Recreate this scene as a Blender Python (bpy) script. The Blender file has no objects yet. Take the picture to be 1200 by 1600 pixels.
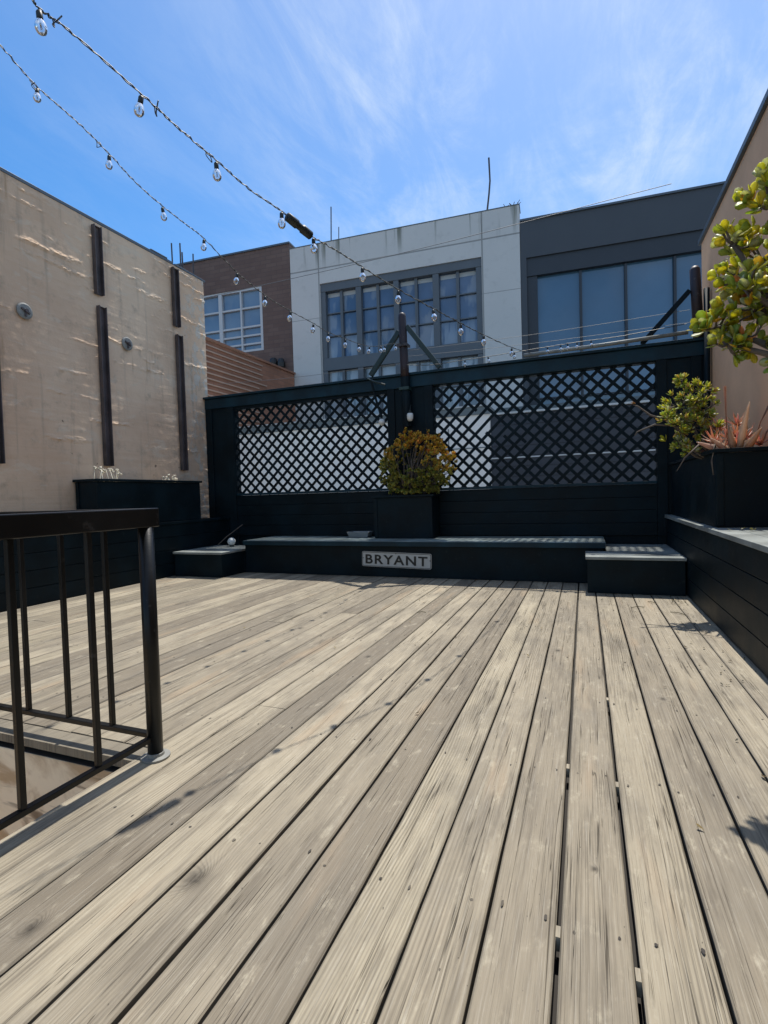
import bpy, math, random
from mathutils import Vector, Matrix, noise
R = random.Random(7)
scene = bpy.context.scene
COL = scene.collection
rad = math.radians

# ------------------------------------------------------------------ materials
class NT:
    def __init__(s, name):
        s.m = bpy.data.materials.new(name); s.m.use_nodes = True
        s.t = s.m.node_tree; s.t.nodes.clear()
        s.out = s.t.nodes.new('ShaderNodeOutputMaterial')
    def n(s, typ, **k):
        nd = s.t.nodes.new(typ)
        for a, b in k.items(): setattr(nd, a, b)
        return nd
    def l(s, a, b): s.t.links.new(a, b)
    def put(s, sock, v):
        if v is None: return
        if isinstance(v, bpy.types.NodeSocket): s.l(v, sock)
        elif isinstance(v, (tuple, list)) and sock.type == 'RGBA' and len(v) == 3: sock.default_value = (*v, 1)
        else: sock.default_value = v
    def math(s, op, a, b=None, c=None, clamp=False):
        nd = s.n('ShaderNodeMath', operation=op); nd.use_clamp = clamp
        s.put(nd.inputs[0], a)
        if b is not None: s.put(nd.inputs[1], b)
        if c is not None: s.put(nd.inputs[2], c)
        return nd.outputs[0]
    def mix(s, f, a, b, mode='MIX'):
        nd = s.n('ShaderNodeMix', data_type='RGBA', blend_type=mode)
        s.put(nd.inputs[0], f); s.put(nd.inputs[6], a); s.put(nd.inputs[7], b)
        return nd.outputs[2]
    def coord(s, kind='Object'): return s.n('ShaderNodeTexCoord').outputs[kind]
    def mapv(s, v, scale=(1, 1, 1), loc=(0, 0, 0), rot=(0, 0, 0)):
        nd = s.n('ShaderNodeMapping'); s.l(v, nd.inputs[0])
        nd.inputs[1].default_value = loc; nd.inputs[2].default_value = rot; nd.inputs[3].default_value = scale
        return nd.outputs[0]
    def noise(s, v, scale=5, detail=4, rough=.5, dist=0.):
        nd = s.n('ShaderNodeTexNoise'); s.l(v, nd.inputs['Vector'])
        nd.inputs['Scale'].default_value = scale; nd.inputs['Detail'].default_value = detail
        nd.inputs['Roughness'].default_value = rough; nd.inputs['Distortion'].default_value = dist
        return nd.outputs[0]
    def ramp(s, f, *st):
        nd = s.n('ShaderNodeValToRGB'); e = nd.color_ramp.elements
        while len(e) < len(st): e.new(.5)
        for i, (p, c) in enumerate(st):
            e[i].position = p; e[i].color = (*c, 1) if isinstance(c, (tuple, list)) else (c, c, c, 1)
        s.put(nd.inputs[0], f); return nd.outputs[0]
    def step(s, f, a, b, lo=0., hi=1.):
        nd = s.n('ShaderNodeMapRange'); nd.interpolation_type = 'SMOOTHSTEP'
        s.put(nd.inputs[0], f)
        for i, v in enumerate((a, b, lo, hi)): nd.inputs[i + 1].default_value = v
        return nd.outputs[0]
    def bump(s, h, strength=.3, dist=.01, normal=None):
        nd = s.n('ShaderNodeBump'); nd.inputs['Strength'].default_value = strength
        nd.inputs['Distance'].default_value = dist; s.l(h, nd.inputs['Height'])
        if normal is not None: s.l(normal, nd.inputs['Normal'])
        return nd.outputs[0]
    def attr(s, name, out='Color'):
        nd = s.n('ShaderNodeAttribute', attribute_name=name); return nd.outputs[out]
    def sep(s, v):
        nd = s.n('ShaderNodeSeparateXYZ'); s.l(v, nd.inputs[0]); return nd.outputs
    def comb(s, x, y, z):
        nd = s.n('ShaderNodeCombineXYZ')
        for i, v in enumerate((x, y, z)): s.put(nd.inputs[i], v)
        return nd.outputs[0]
    def bsdf(s, color, rough=.6, metal=0, spec=.5, normal=None, trans=0, alpha=1, link=True):
        b = s.n('ShaderNodeBsdfPrincipled')
        s.put(b.inputs['Base Color'], color); s.put(b.inputs['Roughness'], rough)
        b.inputs['Metallic'].default_value = metal; s.put(b.inputs['Specular IOR Level'], spec)
        b.inputs['Transmission Weight'].default_value = trans
        if normal is not None: s.l(normal, b.inputs['Normal'])
        if link: s.l(b.outputs[0], s.out.inputs[0])
        return b.outputs[0]

def paint(name, c, rough=.45, var=.25, worn=None, bump=.15, spec=.5):
    """painted timber or steel: uneven sheen, faint brush grain, optional scuffed patches"""
    t = NT(name); v = t.coord()
    g = t.noise(v, 3, 5, .6)
    fine = t.noise(t.mapv(v, (4, 4, 60)), 6, 4, .6)
    c2 = tuple(min(1, x * (1 + var * 3)) for x in c)
    col = t.mix(t.step(g, .35, .7), c, c2)
    if worn:
        w = t.noise(v, 14, 6, .7); f = t.step(w, .61, .70)
        col = t.mix(f, col, worn)
    r = t.math('MULTIPLY_ADD', g, .35, rough - .15)
    t.bsdf(col, r, spec=spec, normal=t.bump(fine, bump, .004))
    return t.m

def flat(name, c, rough=.6, metal=0, nscale=8, var=.2, bump=.1, bd=.004, spec=.5):
    t = NT(name); v = t.coord(); g = t.noise(v, nscale, 6, .6)
    col = t.mix(g, tuple(x * (1 - var) for x in c), tuple(min(1, x * (1 + var)) for x in c))
    t.bsdf(col, rough, metal, spec, normal=t.bump(t.noise(v, nscale * 6, 4, .6), bump, bd))
    return t.m

def deck_mat():
    t = NT('weathered_deck_wood'); p = t.coord(); x, y, z = t.sep(p)
    rnd = t.attr('brd'); rr, rg, rb = (lambda n: (n.outputs[0], n.outputs[1], n.outputs[2]))(
        (lambda nd: (t.l(rnd, nd.inputs[0]), nd)[1])(t.n('ShaderNodeSeparateColor')))
    cx = t.attr('cx', 'Fac')                       # board centre line
    lx = t.math('SUBTRACT', x, cx)
    yo = t.math('MULTIPLY_ADD', rr, 37., y)
    # pith axis wanders slowly along the board: flat sawn cathedrals on some, straight grain on others
    w1 = t.noise(t.comb(t.math('MULTIPLY', rg, 50.), t.math('MULTIPLY', yo, .55), rb), 1., 2, .5)
    w2 = t.noise(t.comb(t.math('MULTIPLY', x, 9.), t.math('MULTIPLY', yo, 1.3), rb), 1., 3, .55)
    w3 = t.noise(t.comb(t.math('MULTIPLY', x, 60.), t.math('MULTIPLY', yo, 4.), rb), 1., 3, .6)
    ax = t.math('ADD', lx, t.math('MULTIPLY_ADD', rg, .22, -.11))
    ax = t.math('ADD', ax, t.math('MULTIPLY_ADD', w1, .12, -.06))
    az = t.math('MULTIPLY_ADD', w1, .09, t.math('MULTIPLY_ADD', rb, .05, -.055))
    r2 = t.math('SQRT', t.math('ADD', t.math('MULTIPLY', ax, ax), t.math('MULTIPLY', az, az)))
    r2 = t.math('ADD', r2, t.math('MULTIPLY', w2, .020))
    r2 = t.math('ADD', r2, t.math('MULTIPLY', w3, .0022))
    kmask = None; kcore = None
    for (kx, ky, ks, amp) in KNOTS:
        dx_ = t.math('DIVIDE', t.math('SUBTRACT', x, kx), ks)
        dy_ = t.math('DIVIDE', t.math('SUBTRACT', y, ky), ks * 1.5)
        d2 = t.math('ADD', t.math('MULTIPLY', dx_, dx_), t.math('MULTIPLY', dy_, dy_))
        e = t.math('EXPONENT', t.math('MULTIPLY', d2, -.55))
        r2 = t.math('ADD', r2, t.math('MULTIPLY', e, amp))
        c_ = t.math('EXPONENT', t.math('MULTIPLY', d2, -1.7))
        kmask = e if kmask is None else t.math('MAXIMUM', kmask, e)
        kcore = c_ if kcore is None else t.math('MAXIMUM', kcore, c_)
    ph = t.math('MULTIPLY', r2, t.math('MULTIPLY_ADD', rb, 330., 430.))
    ring = t.math('MULTIPLY_ADD', t.math('SINE', ph), .5, .5)
    ring = t.math('POWER', ring, 1.6)
    amt = t.noise(t.comb(t.math('MULTIPLY', x, 5.), t.math('MULTIPLY', yo, .8), rg), 1., 3, .5)
    amt = t.math('MULTIPLY', t.step(amt, .34, .64), t.math('MULTIPLY_ADD', rg, .9, .25))
    amt = t.math('MAXIMUM', amt, t.math('MULTIPLY', kmask, 1.1), clamp=True)
    ring = t.math('MULTIPLY', ring, amt)
    # fibres
    fib = t.noise(t.comb(t.math('MULTIPLY', x, 330.), t.math('MULTIPLY', yo, 5.), rb), 1., 5, .65)
    fib2 = t.noise(t.comb(t.math('MULTIPLY', x, 900.), t.math('MULTIPLY', yo, 16.), rb), 1., 3, .6)
    # long drying checks
    ck = t.noise(t.comb(t.math('MULTIPLY', x, 60.), t.math('MULTIPLY', yo, .55), rg), 1., 3, .5)
    ck = t.math('ABSOLUTE', t.math('SUBTRACT', ck, .5))
    ckm = t.noise(t.comb(t.math('MULTIPLY', x, 14.), t.math('MULTIPLY', yo, 1.6), rr), 1., 3, .5)
    ck = t.math('MULTIPLY', t.step(ck, 0., .010, 1., 0.), t.step(ckm, .53, .60))
    # weathering
    blot = t.noise(t.mapv(p, (2.2, 1., 1)), 1.6, 6, .62)
    blot2 = t.noise(t.mapv(p, (9, 3.5, 1)), 2.2, 6, .7)
    base = t.mix(t.step(rr, .1, .9), (.195, .163, .118), (.375, .322, .232))
    base = t.mix(t.math('MULTIPLY', t.step(rg, .55, 1.), .5), base, (.385, .335, .235))
    base = t.mix(t.step(blot, .42, .64, 0., .6), base, (.185, .160, .122))
    base = t.mix(t.step(blot2, .54, .72, 0., .55), base, (.50, .445, .33))
    blot3 = t.noise(t.comb(t.math('MULTIPLY', x, 26.), t.math('MULTIPLY', yo, 2.2), rb), 1., 5, .65)
    base = t.mix(t.step(blot3, .48, .70, 0., .62), base, (.135, .112, .082))
    sp = t.noise(p, 45, 5, .7)
    base = t.mix(t.step(sp, .62, .8, 0., .45), base, (.16, .145, .118))
    warm = t.noise(t.mapv(p, (6., .9, 1), loc=(3, 1, 0)), 1.2, 3, .5)
    base = t.mix(t.step(warm, .58, .74, 0., .42), base, (.40, .29, .18))
    base = t.mix(t.math('MULTIPLY', ring, .58), base, (.105, .086, .060))
    base = t.mix(t.step(fib, .50, .76, 0., .58), base, (.11, .093, .068))
    base = t.mix(t.step(fib, .48, .25, 0., .35), base, (.50, .47, .40))
    base = t.mix(t.math('MULTIPLY', kmask, .30), base, (.30, .26, .20))
    kn = t.noise(p, 70, 4, .7)
    base = t.mix(t.math('MULTIPLY', kcore, t.step(kn, .3, .6, 1., .75)), base, (.035, .028, .02))
    base = t.mix(t.math('MULTIPLY', ck, .85), base, (.03, .025, .02))
    # edges of the boards are dirtier
    ed = t.math('ABSOLUTE', t.math('DIVIDE', lx, .079))
    ed = t.math('ADD', ed, t.math('MULTIPLY_ADD', blot2, .3, -.15))
    base = t.mix(t.step(ed, .82, 1.02, 0., .5), base, (.11, .098, .08))
    dk = t.attr('dark', 'Fac')
    base = t.mix(dk, base, (.035, .03, .026))
    ck2 = t.noise(t.comb(t.math('MULTIPLY', x, 34.), t.math('MULTIPLY', yo, .42), rb), 1., 2, .45)
    ck2 = t.math('MULTIPLY', t.step(t.math('ABSOLUTE', t.math('SUBTRACT', ck2, .52)), 0., .0055, 1., 0.), t.step(blot3, .44, .52))
    base = t.mix(t.math('MULTIPLY', ck2, .65), base, (.035, .028, .02))
    pin = t.noise(t.mapv(p, (1, .55, 1)), 95, 2, .5)
    base = t.mix(t.step(pin, .74, .79, 0., .75), base, (.05, .04, .03))
    ck = t.math('MAXIMUM', ck, ck2)
    h = t.math('ADD', t.math('MULTIPLY', ring, -.7), t.math('MULTIPLY', fib, .8))
    h = t.math('ADD', h, t.math('MULTIPLY', fib2, .35))
    h = t.math('ADD', h, t.math('MULTIPLY', ck, -3.))
    h = t.math('ADD', h, t.math('MULTIPLY', kcore, -1.2))
    t.bsdf(base, t.math('MULTIPLY_ADD', fib, .2, .62), spec=.35, normal=t.bump(h, .65, .0022))
    return t.m

KNOTS = [(-.975, 1.045, .036, .075), (-1.236, .786, .026, .06), (-.17, 3.35, .02, .04), (.33, 2.7, .018, .035),
         (-1.27, 2.9, .022, .05), (-2.05, 3.4, .022, .05), (-.60, 3.9, .02, .04), (.01, 1.42, .010, .018)]

def wall_left_mat():
    t = NT('board_formed_render'); p = t.coord(); x, y, z = t.sep(p)
    n1 = t.noise(p, .7, 5, .6); n2 = t.noise(p, 5, 6, .65); n3 = t.noise(p, 40, 4, .6)
    c = t.mix(t.step(n1, .35, .7), (.66, .47, .325), (.80, .605, .43))
    c = t.mix(t.step(n2, .52, .72, 0., .5), c, (.36, .29, .22))
    # weather streaks
    st = t.noise(t.mapv(p, (1, 5, .35)), 1.6, 5, .6)
    c = t.mix(t.step(st, .54, .74, 0., .5), c, (.30, .245, .195))
    n4 = t.noise(t.mapv(p, (1, 1.2, 3.)), 1.9, 7, .7, .6)
    c = t.mix(t.step(n4, .54, .64, 0., .38), c, (.70, .62, .50))
    c = t.mix(t.step(t.noise(t.mapv(p, (1, 2.5, .25)), 2.2, 5, .6), .64, .74, 0., .45), c, (.34, .20, .10))
    c = t.mix(t.step(z, 1.5, .9, 0., .25), c, (.45, .36, .24))
    spots = t.noise(p, 9, 2, .4)
    c = t.mix(t.step(spots, .76, .79, 0., .7), c, (.07, .055, .045))
    # peeling by the free corner
    pe = t.noise(t.mapv(p, (1, 3, 2.2)), 3.2, 6, .7)
    near = t.step(y, 5.95, 6.6)
    pm = t.math('MULTIPLY', t.step(pe, .52, .55), near)
    c = t.mix(t.math('MULTIPLY', pm, .8), c, (.58, .56, .50))
    ln = t.noise(t.comb(x, t.math('MULTIPLY', y, .5), t.math('MULTIPLY', z, 11.)), 1., 3, .5)
    h = t.math('ADD', t.math('MULTIPLY', ln, .9), t.math('ADD', t.math('MULTIPLY', n2, .5), t.math('MULTIPLY', n3, .12)))
    h = t.math('ADD', h, t.math('MULTIPLY', pm, .5))
    t.bsdf(c, .95, spec=.05, normal=t.bump(h, .5, .02))
    return t.m

def brick_mat(name, c1, c2, mortar, scale=1., lit=None):
    t = NT(name); p = t.coord(); x, y, z = t.sep(p)
    b = t.n('ShaderNodeTexBrick')
    t.l(t.comb(t.math('ADD', x, y), z, 0.), b.inputs['Vector'])
    for k, v in (('Color1', (*c1, 1)), ('Color2', (*c2, 1)), ('Mortar', (*mortar, 1)), ('Scale', scale), ('Mortar Size', .012),
                 ('Brick Width', .42), ('Row Height', .14), ('Bias', 0.)):
        b.inputs[k].default_value = v
    n = t.noise(p, 1.2, 5, .6)
    c = t.mix(t.step(n, .3, .8, 0., .4), b.outputs[0], tuple(q * .6 for q in c1))
    t.bsdf(c, .85, spec=.25, normal=t.bump(b.outputs[1], -.3, .02))
    return t.m

def concrete_mat():
    t = NT('pale_facade_concrete'); p = t.coord(); x, y, z = t.sep(p)
    n1 = t.noise(p, .5, 5, .6); n2 = t.noise(p, 4, 6, .65)
    c = t.mix(n1, (.56, .54, .51), (.68, .66, .62))
    c = t.mix(t.step(n2, .5, .75, 0., .35), c, (.42, .41, .38))
    st = t.noise(t.comb(t.math('MULTIPLY', x, 3.), 0., t.math('MULTIPLY', z, .12)), 1.3, 4, .6)
    top = t.step(z, 8.5, 9.6)
    c = t.mix(t.math('MULTIPLY', t.step(st, .53, .66, 0., .85), top), c, (.14, .15, .11))
    def line(a, pos, w): return t.step(t.math('ABSOLUTE', t.math('SUBTRACT', a, pos)), w * .5, w, 1., 0.)
    j = t.math('MAXIMUM', line(z, 8.74, .03), t.math('MAXIMUM', line(x, -4.28, .03), line(x, 1.2, .03)))
    j = t.math('MAXIMUM', j, line(z, 7.1, .012))
    c = t.mix(t.math('MULTIPLY', j, .6), c, (.12, .12, .11))
    t.bsdf(c, .8, spec=.25, normal=t.bump(t.math('SUBTRACT', n2, j), .25, .02))
    return t.m

def glass_pane(name, tint, rough=.06, metal=.0, inner=(.02, .03, .045), blinds_reflect=0.):
    """window seen by day from outside: dark room, with reflected sky put into the pane colour"""
    t = NT(name); p = t.coord()
    n = t.noise(p, .9, 3, .5)
    c = t.mix(t.step(n, .35, .7), inner, tint)
    if blinds_reflect:
        n2 = t.noise(t.mapv(p, (1.4, 1, .7)), 1.1, 3, .5)
        c = t.mix(t.step(n2, .52, .60, 0., blinds_reflect), c, (.42, .44, .44))
    x, y, z = t.sep(p)
    oi = t.n('ShaderNodeObjectInfo').outputs['Random']
    c = t.mix(t.math('MULTIPLY', oi, .45), c, tuple(q * .45 for q in inner))
    if blinds_reflect:
        n3 = t.noise(t.comb(t.math('MULTIPLY', x, 3.2), oi, t.math('MULTIPLY', z, .5)), 1.0, 3, .5)
        lo = t.math('MULTIPLY', t.step(z, 6.9, 5.9), t.step(n3, .42, .5))  # pale patches low on the panes paint in a reflected building
        c = t.mix(t.math('MULTIPLY', lo, blinds_reflect), c, (.46, .52, .56))
    t.bsdf(c, rough, metal, 1., normal=t.bump(t.noise(p, .7, 2, .5), .06, .05))
    return t.m

def leaf_mat(name, rough=.35, transl=.35, spec=.5, tcol=(.95, .92, .12)):
    t = NT(name); c = t.attr('Col')
    n = t.noise(t.coord(), 60, 3, .5)
    c = t.mix(t.math('MULTIPLY', n, .25), c, (.05, .07, .02))
    a = t.bsdf(c, rough, spec=spec, link=False)
    tr = t.n('ShaderNodeBsdfTranslucent'); t.l(t.mix(.35, c, tcol), tr.inputs[0])
    m = t.n('ShaderNodeMixShader'); m.inputs[0].default_value = transl
    t.l(a, m.inputs[1]); t.l(tr.outputs[0], m.inputs[2]); t.l(m.outputs[0], t.out.inputs[0])
    return t.m

def clear_glass():
    t = NT('clear_bulb_glass'); t.bsdf((.97, .98, .98), .015, trans=1.); return t.m

def stair_mat():
    t = NT('stained_plywood'); p = t.coord()
    n = t.noise(t.mapv(p, (1, 1, 1.6)), 2.4, 6, .6, 1.2)
    c = t.mix(t.step(n, .42, .62), (.86, .74, .55), (.50, .36, .22))
    c = t.mix(t.step(t.noise(t.mapv(p, (.8, .8, 5)), 2, 5, .6, 1.), .56, .66, 0., .7), c, (.09, .055, .035))
    t.bsdf(c, .8, spec=.2, normal=t.bump(n, .3, .01)); return t.m

M = {}
M['deck'] = deck_mat()
M['under'] = flat('dark_joists', (.03, .026, .022), .9)
M['paint'] = paint('dark_green_black_paint', (.0025, .0075, .0105), .5, .3, worn=(.012, .020, .022), bump=.25, spec=.16)
M['paint_teal'] = paint('beam_dark_teal_paint', (.004, .020, .030), .45, .3, bump=.2, spec=.25)
M['paint_top'] = paint('glare_worn_top_paint', (.17, .185, .175), .45, .25, worn=(.34, .35, .33), bump=.3, spec=.4)  # base lightened to stand in for sun glare on lids and right ledge; scuffs on top
M['bench_top'] = paint('glare_bench_top_paint', (.13, .16, .155), .40, .35, worn=(.16, .19, .18), bump=.3, spec=.5)  # seat colour raised to carry the lattice light and glare
M['rail'] = paint('black_rail_enamel', (.004, .0045, .005), .32, .3, worn=(.03, .03, .03), bump=.08, spec=.3)
M['wall'] = wall_left_mat()
M['ridge'] = flat('pale_render_ridge', (.52, .46, .37), .85, nscale=20, bump=.4, bd=.01)
M['wall_r'] = flat('tan_render', (.86, .49, .28), .85, nscale=2.5, var=.22, bump=.35, bd=.008, spec=.2)
M['coping'] = flat('dark_coping_metal', (.10, .12, .14), .45, .3, 5)
M['rust'] = paint('oxidised_steel', (.045, .036, .036), .5, .4, worn=(.13, .08, .06))
M['plate'] = flat('galvanised_plate', (.26, .26, .24), .6, .3, 25, .35)
M['brown'] = brick_mat('brown_brick_facade', (.16, .105, .088), (.20, .135, .11), (.14, .10, .088), 1.)
M['conc'] = concrete_mat()
M['charcoal'] = flat('charcoal_cladding', (.060, .068, .078), .6, 0, 1.2, .15, .1)
M['charframe'] = flat('dark_window_frame', (.030, .036, .045), .5, 0, 2, .15)
M['grayframe'] = flat('slate_window_frame', (.105, .12, .135), .55, 0, 2, .15)
M['whiteframe'] = flat('white_window_frame', (.55, .56, .56), .5, 0, 4, .1)
M['g_dark'] = glass_pane('sky_blue_plate_glass', (.075, .165, .26), .05, 0., (.06, .14, .225))
M['g_mid'] = glass_pane('grid_window_glass', (.10, .17, .29), .05, 0., (.055, .105, .19), .4)
M['g_low'] = glass_pane('lower_window_glass', (.25, .29, .31), .08, 0., (.12, .16, .19), .7)
M['g_left'] = glass_pane('left_window_glass', (.22, .32, .42), .06, 0., (.14, .23, .34), .15)
M['white_wall'] = flat('white_painted_annex', (.74, .71, .66), .8, 0, 1.5, .10, .15)
M['gray_trim'] = flat('gray_parapet_trim', (.13, .155, .16), .7, 0, 2, .15)
M['dark_wall'] = flat('dark_lap_siding', (.030, .036, .046), .6, 0, 2, .25)
M['light_trim'] = flat('light_ledge_trim', (.45, .47, .47), .6, 0, 4, .15)
M['sign'] = flat('white_enamel', (.50, .50, .47), .4, 0, 12, .18)
M['ink'] = flat('black_enamel', (.012, .012, .012), .4)
M['leaf'] = leaf_mat('waxy_leaf', .42, .6, .7)
M['leaf_coral'] = leaf_mat('coral_leaf', .4, .55, .8, (1., .50, .34))
M['leaf_gold'] = leaf_mat('gold_leaf', .45, .55, .7, (1., .74, .16))
M['leaf_dry'] = leaf_mat('dull_leaf', .55, .38, .4)
M['bark'] = flat('gray_bark', (.12, .095, .075), .85, 0, 30, .4, .5)
M['soil'] = flat('dry_soil', (.05, .038, .028), .95, 0, 40, .4, .6, .01)
M['straw'] = flat('bleached_seed_heads', (.62, .57, .45), .8)
M['glass'] = clear_glass()
M['socket'] = flat('black_socket_rubber', (.012, .018, .016), .5)
M['cord'] = flat('dark_green_cord', (.035, .042, .038), .55)
M['wire'] = flat('steel_cable', (.12, .125, .13), .6, .2)
M['brass'] = flat('bulb_filament', (.55, .50, .40), .35, .6)
M['tray'] = flat('gray_plastic_tray', (.20, .22, .23), .5)
M['ball'] = flat('milky_glass', (.72, .72, .68), .15, 0, 10, .1, .02)
M['ground'] = flat('city_ground', (.11, .11, .105), .9, 0, .3, .3)
M['roof'] = flat('bitumen_roof', (.10, .10, .10), .9, 0, 1.5, .3)
M['stair'] = stair_mat()
M['redsteel'] = paint('red_oxide_pole', (.018, .010, .011), .5, .4, worn=(.08, .06, .06))
M['greensteel'] = paint('green_steel', (.008, .022, .019), .4, .3, worn=(.10, .14, .10))
M['pipe'] = flat('weathered_pipe', (.22, .23, .21), .5, .1, 18, .5)
M['brick'] = brick_mat('orange_brick', (.36, .17, .105), (.45, .21, .13), (.30, .16, .11))
M['litbrick'] = flat('sunlit_brick_lip', (.50, .33, .24), .8)  # paler than the brick: sun on the courses put into the colour

# ------------------------------------------------------------------ mesh helper
class MB:
    def __init__(s): s.v = []; s.f = []; s.c = []; s.mi = []; s.cc = None
    def add(s, vs, fs, col=None, mi=0):
        o = len(s.v); s.v += [tuple(v) for v in vs]
        for f in fs: s.f.append(tuple(i + o for i in f)); s.c.append(col); s.mi.append(mi)
    def box(s, x0, x1, y0, y1, z0, z1, mi=0, rot=None, pivot=None):
        vs = [Vector((x, y, z)) for z in (z0, z1) for y in (y0, y1) for x in (x0, x1)]
        if rot is not None:
            pv = Vector(pivot or ((x0 + x1) / 2, (y0 + y1) / 2, (z0 + z1) / 2))
            vs = [rot @ (q - pv) + pv for q in vs]
        s.add(vs, [(0, 2, 3, 1), (4, 5, 7, 6), (0, 1, 5, 4), (2, 6, 7, 3), (0, 4, 6, 2), (1, 3, 7, 5)], mi=mi)
    def bar(s, a, b, w, h, up=(0, 0, 1), mi=0):
        a, b = Vector(a), Vector(b); d = (b - a).normalized(); u = Vector(up)
        sd = d.cross(u)
        if sd.length < 1e-4: sd = d.cross(Vector((1, 0, 0)))
        sd.normalize(); u = sd.cross(d).normalized()
        vs = [p + sd * i * w / 2 + u * j * h / 2 for p in (a, b) for j in (-1, 1) for i in (-1, 1)]
        s.add(vs, [(0, 1, 3, 2), (4, 6, 7, 5), (0, 4, 5, 1), (2, 3, 7, 6), (0, 2, 6, 4), (1, 5, 7, 3)], mi=mi)
    def tube(s, pts, r, n=8, mi=0, cap=True, col=None):
        pts = [Vector(p) for p in pts]; o = []; k = len(pts)
        rs = r if isinstance(r, (list, tuple)) else [r] * k
        ref = Vector((.13, .21, .97))
        for i, p in enumerate(pts):
            d = (pts[min(i + 1, k - 1)] - pts[max(i - 1, 0)]).normalized()
            a = d.cross(ref)
            if a.length < 1e-3: a = d.cross(Vector((1, 0, 0)))
            a.normalize(); b = d.cross(a)
            o += [p + (a * math.cos(q) + b * math.sin(q)) * rs[i] for q in [2 * math.pi * j / n for j in range(n)]]
        fs = [(i * n + j, i * n + (j + 1) % n, (i + 1) * n + (j + 1) % n, (i + 1) * n + j) for i in range(k - 1) for j in range(n)]
        if cap: fs += [tuple(range(n))[::-1], tuple((k - 1) * n + j for j in range(n))]
        s.add(o, fs, mi=mi, col=col)
    def lathe(s, c, prof, n=14, axis=(0, 0, 1), mi=0):
        ax = Vector(axis).normalized(); a = ax.cross(Vector((.3, .9, .1))).normalized(); b = ax.cross(a); c = Vector(c)
        o = []
        for (r, h) in prof: o += [c + ax * h + (a * math.cos(q) + b * math.sin(q)) * r for q in [2 * math.pi * j / n for j in range(n)]]
        fs = [(i * n + j, i * n + (j + 1) % n, (i + 1) * n + (j + 1) % n, (i + 1) * n + j) for i in range(len(prof) - 1) for j in range(n)]
        s.add(o, fs, mi=mi)
    def leaf(s, p, d, up, L, W, T, col, point=.0, curl=.15):
        """thick leaf: base p, direction d, upper side up"""
        d = d.normalized(); sd = d.cross(up)
        if sd.length < 1e-3: sd = d.orthogonal()
        sd.normalize(); u = sd.cross(d).normalized()
        st = (0., .3, .62, .88, 1.)
        ws = (.16, .55, 1., .72, .10) if point < .5 else (.75, 1., .7, .35, .04)
        o = []
        for t_, w in zip(st, ws):
            q = p + d * L * t_ + u * (curl * L * t_ * t_)
            o += [q + sd * W * w / 2, q + u * T * w / 2, q - sd * W * w / 2, q - u * T * w / 2]
        fs = [(i * 4 + j, i * 4 + (j + 1) % 4, (i + 1) * 4 + (j + 1) % 4, (i + 1) * 4 + j) for i in range(4) for j in range(4)]
        fs += [(0, 3, 2, 1), (16, 17, 18, 19)]
        s.add(o, fs, col=col)
    def build(s, name, mats, parent=None, smooth=False, bevel=0., origin=None, attrs=None):
        me = bpy.data.meshes.new(name)
        o0 = Vector(origin) if origin else Vector((0, 0, 0))
        me.from_pydata([tuple(Vector(v) - o0) for v in s.v], [], s.f)
        for m in (mats if isinstance(mats, (list, tuple)) else [mats]): me.materials.append(m)
        me.polygons.foreach_set('material_index', s.mi)
        if smooth: me.polygons.foreach_set('use_smooth', [True] * len(s.f))
        if any(c is not None for c in s.c):
            a = me.attributes.new('Col', 'FLOAT_COLOR', 'FACE')
            buf = []
            for c in s.c: buf += [*(c or (.1, .1, .1)), 1.]
            a.data.foreach_set('color', buf)
        me.update()
        ob = bpy.data.objects.new(name, me); COL.objects.link(ob)
        if parent is not None:
            ob.parent = parent
            pl = parent.location.copy(); q = parent.parent
            while q: pl += q.location; q = q.parent
            ob.location = o0 - pl
        else: ob.location = o0
        if bevel:
            b = ob.modifiers.new('bevel', 'BEVEL'); b.width = bevel; b.segments = 2; b.limit_method = 'ANGLE'
        return ob

def tag(o, label=None, cat=None, group=None, kind=None):
    if label: o['label'] = label
    if cat: o['category'] = cat
    if group: o['group'] = group
    if kind: o['kind'] = kind
    return o
def empty(name, loc, label=None, cat=None, group=None, kind=None):
    o = bpy.data.objects.new(name, None); COL.objects.link(o); o.location = loc; o.empty_display_size = .1
    return tag(o, label, cat, group, kind)
def onebox(name, mat, parent, *a, bevel=0., kind=None, **k):
    m = MB(); m.box(*a, **k); o = m.build(name, mat, parent, bevel=bevel)
    if kind: o['kind'] = kind
    return o

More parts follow.
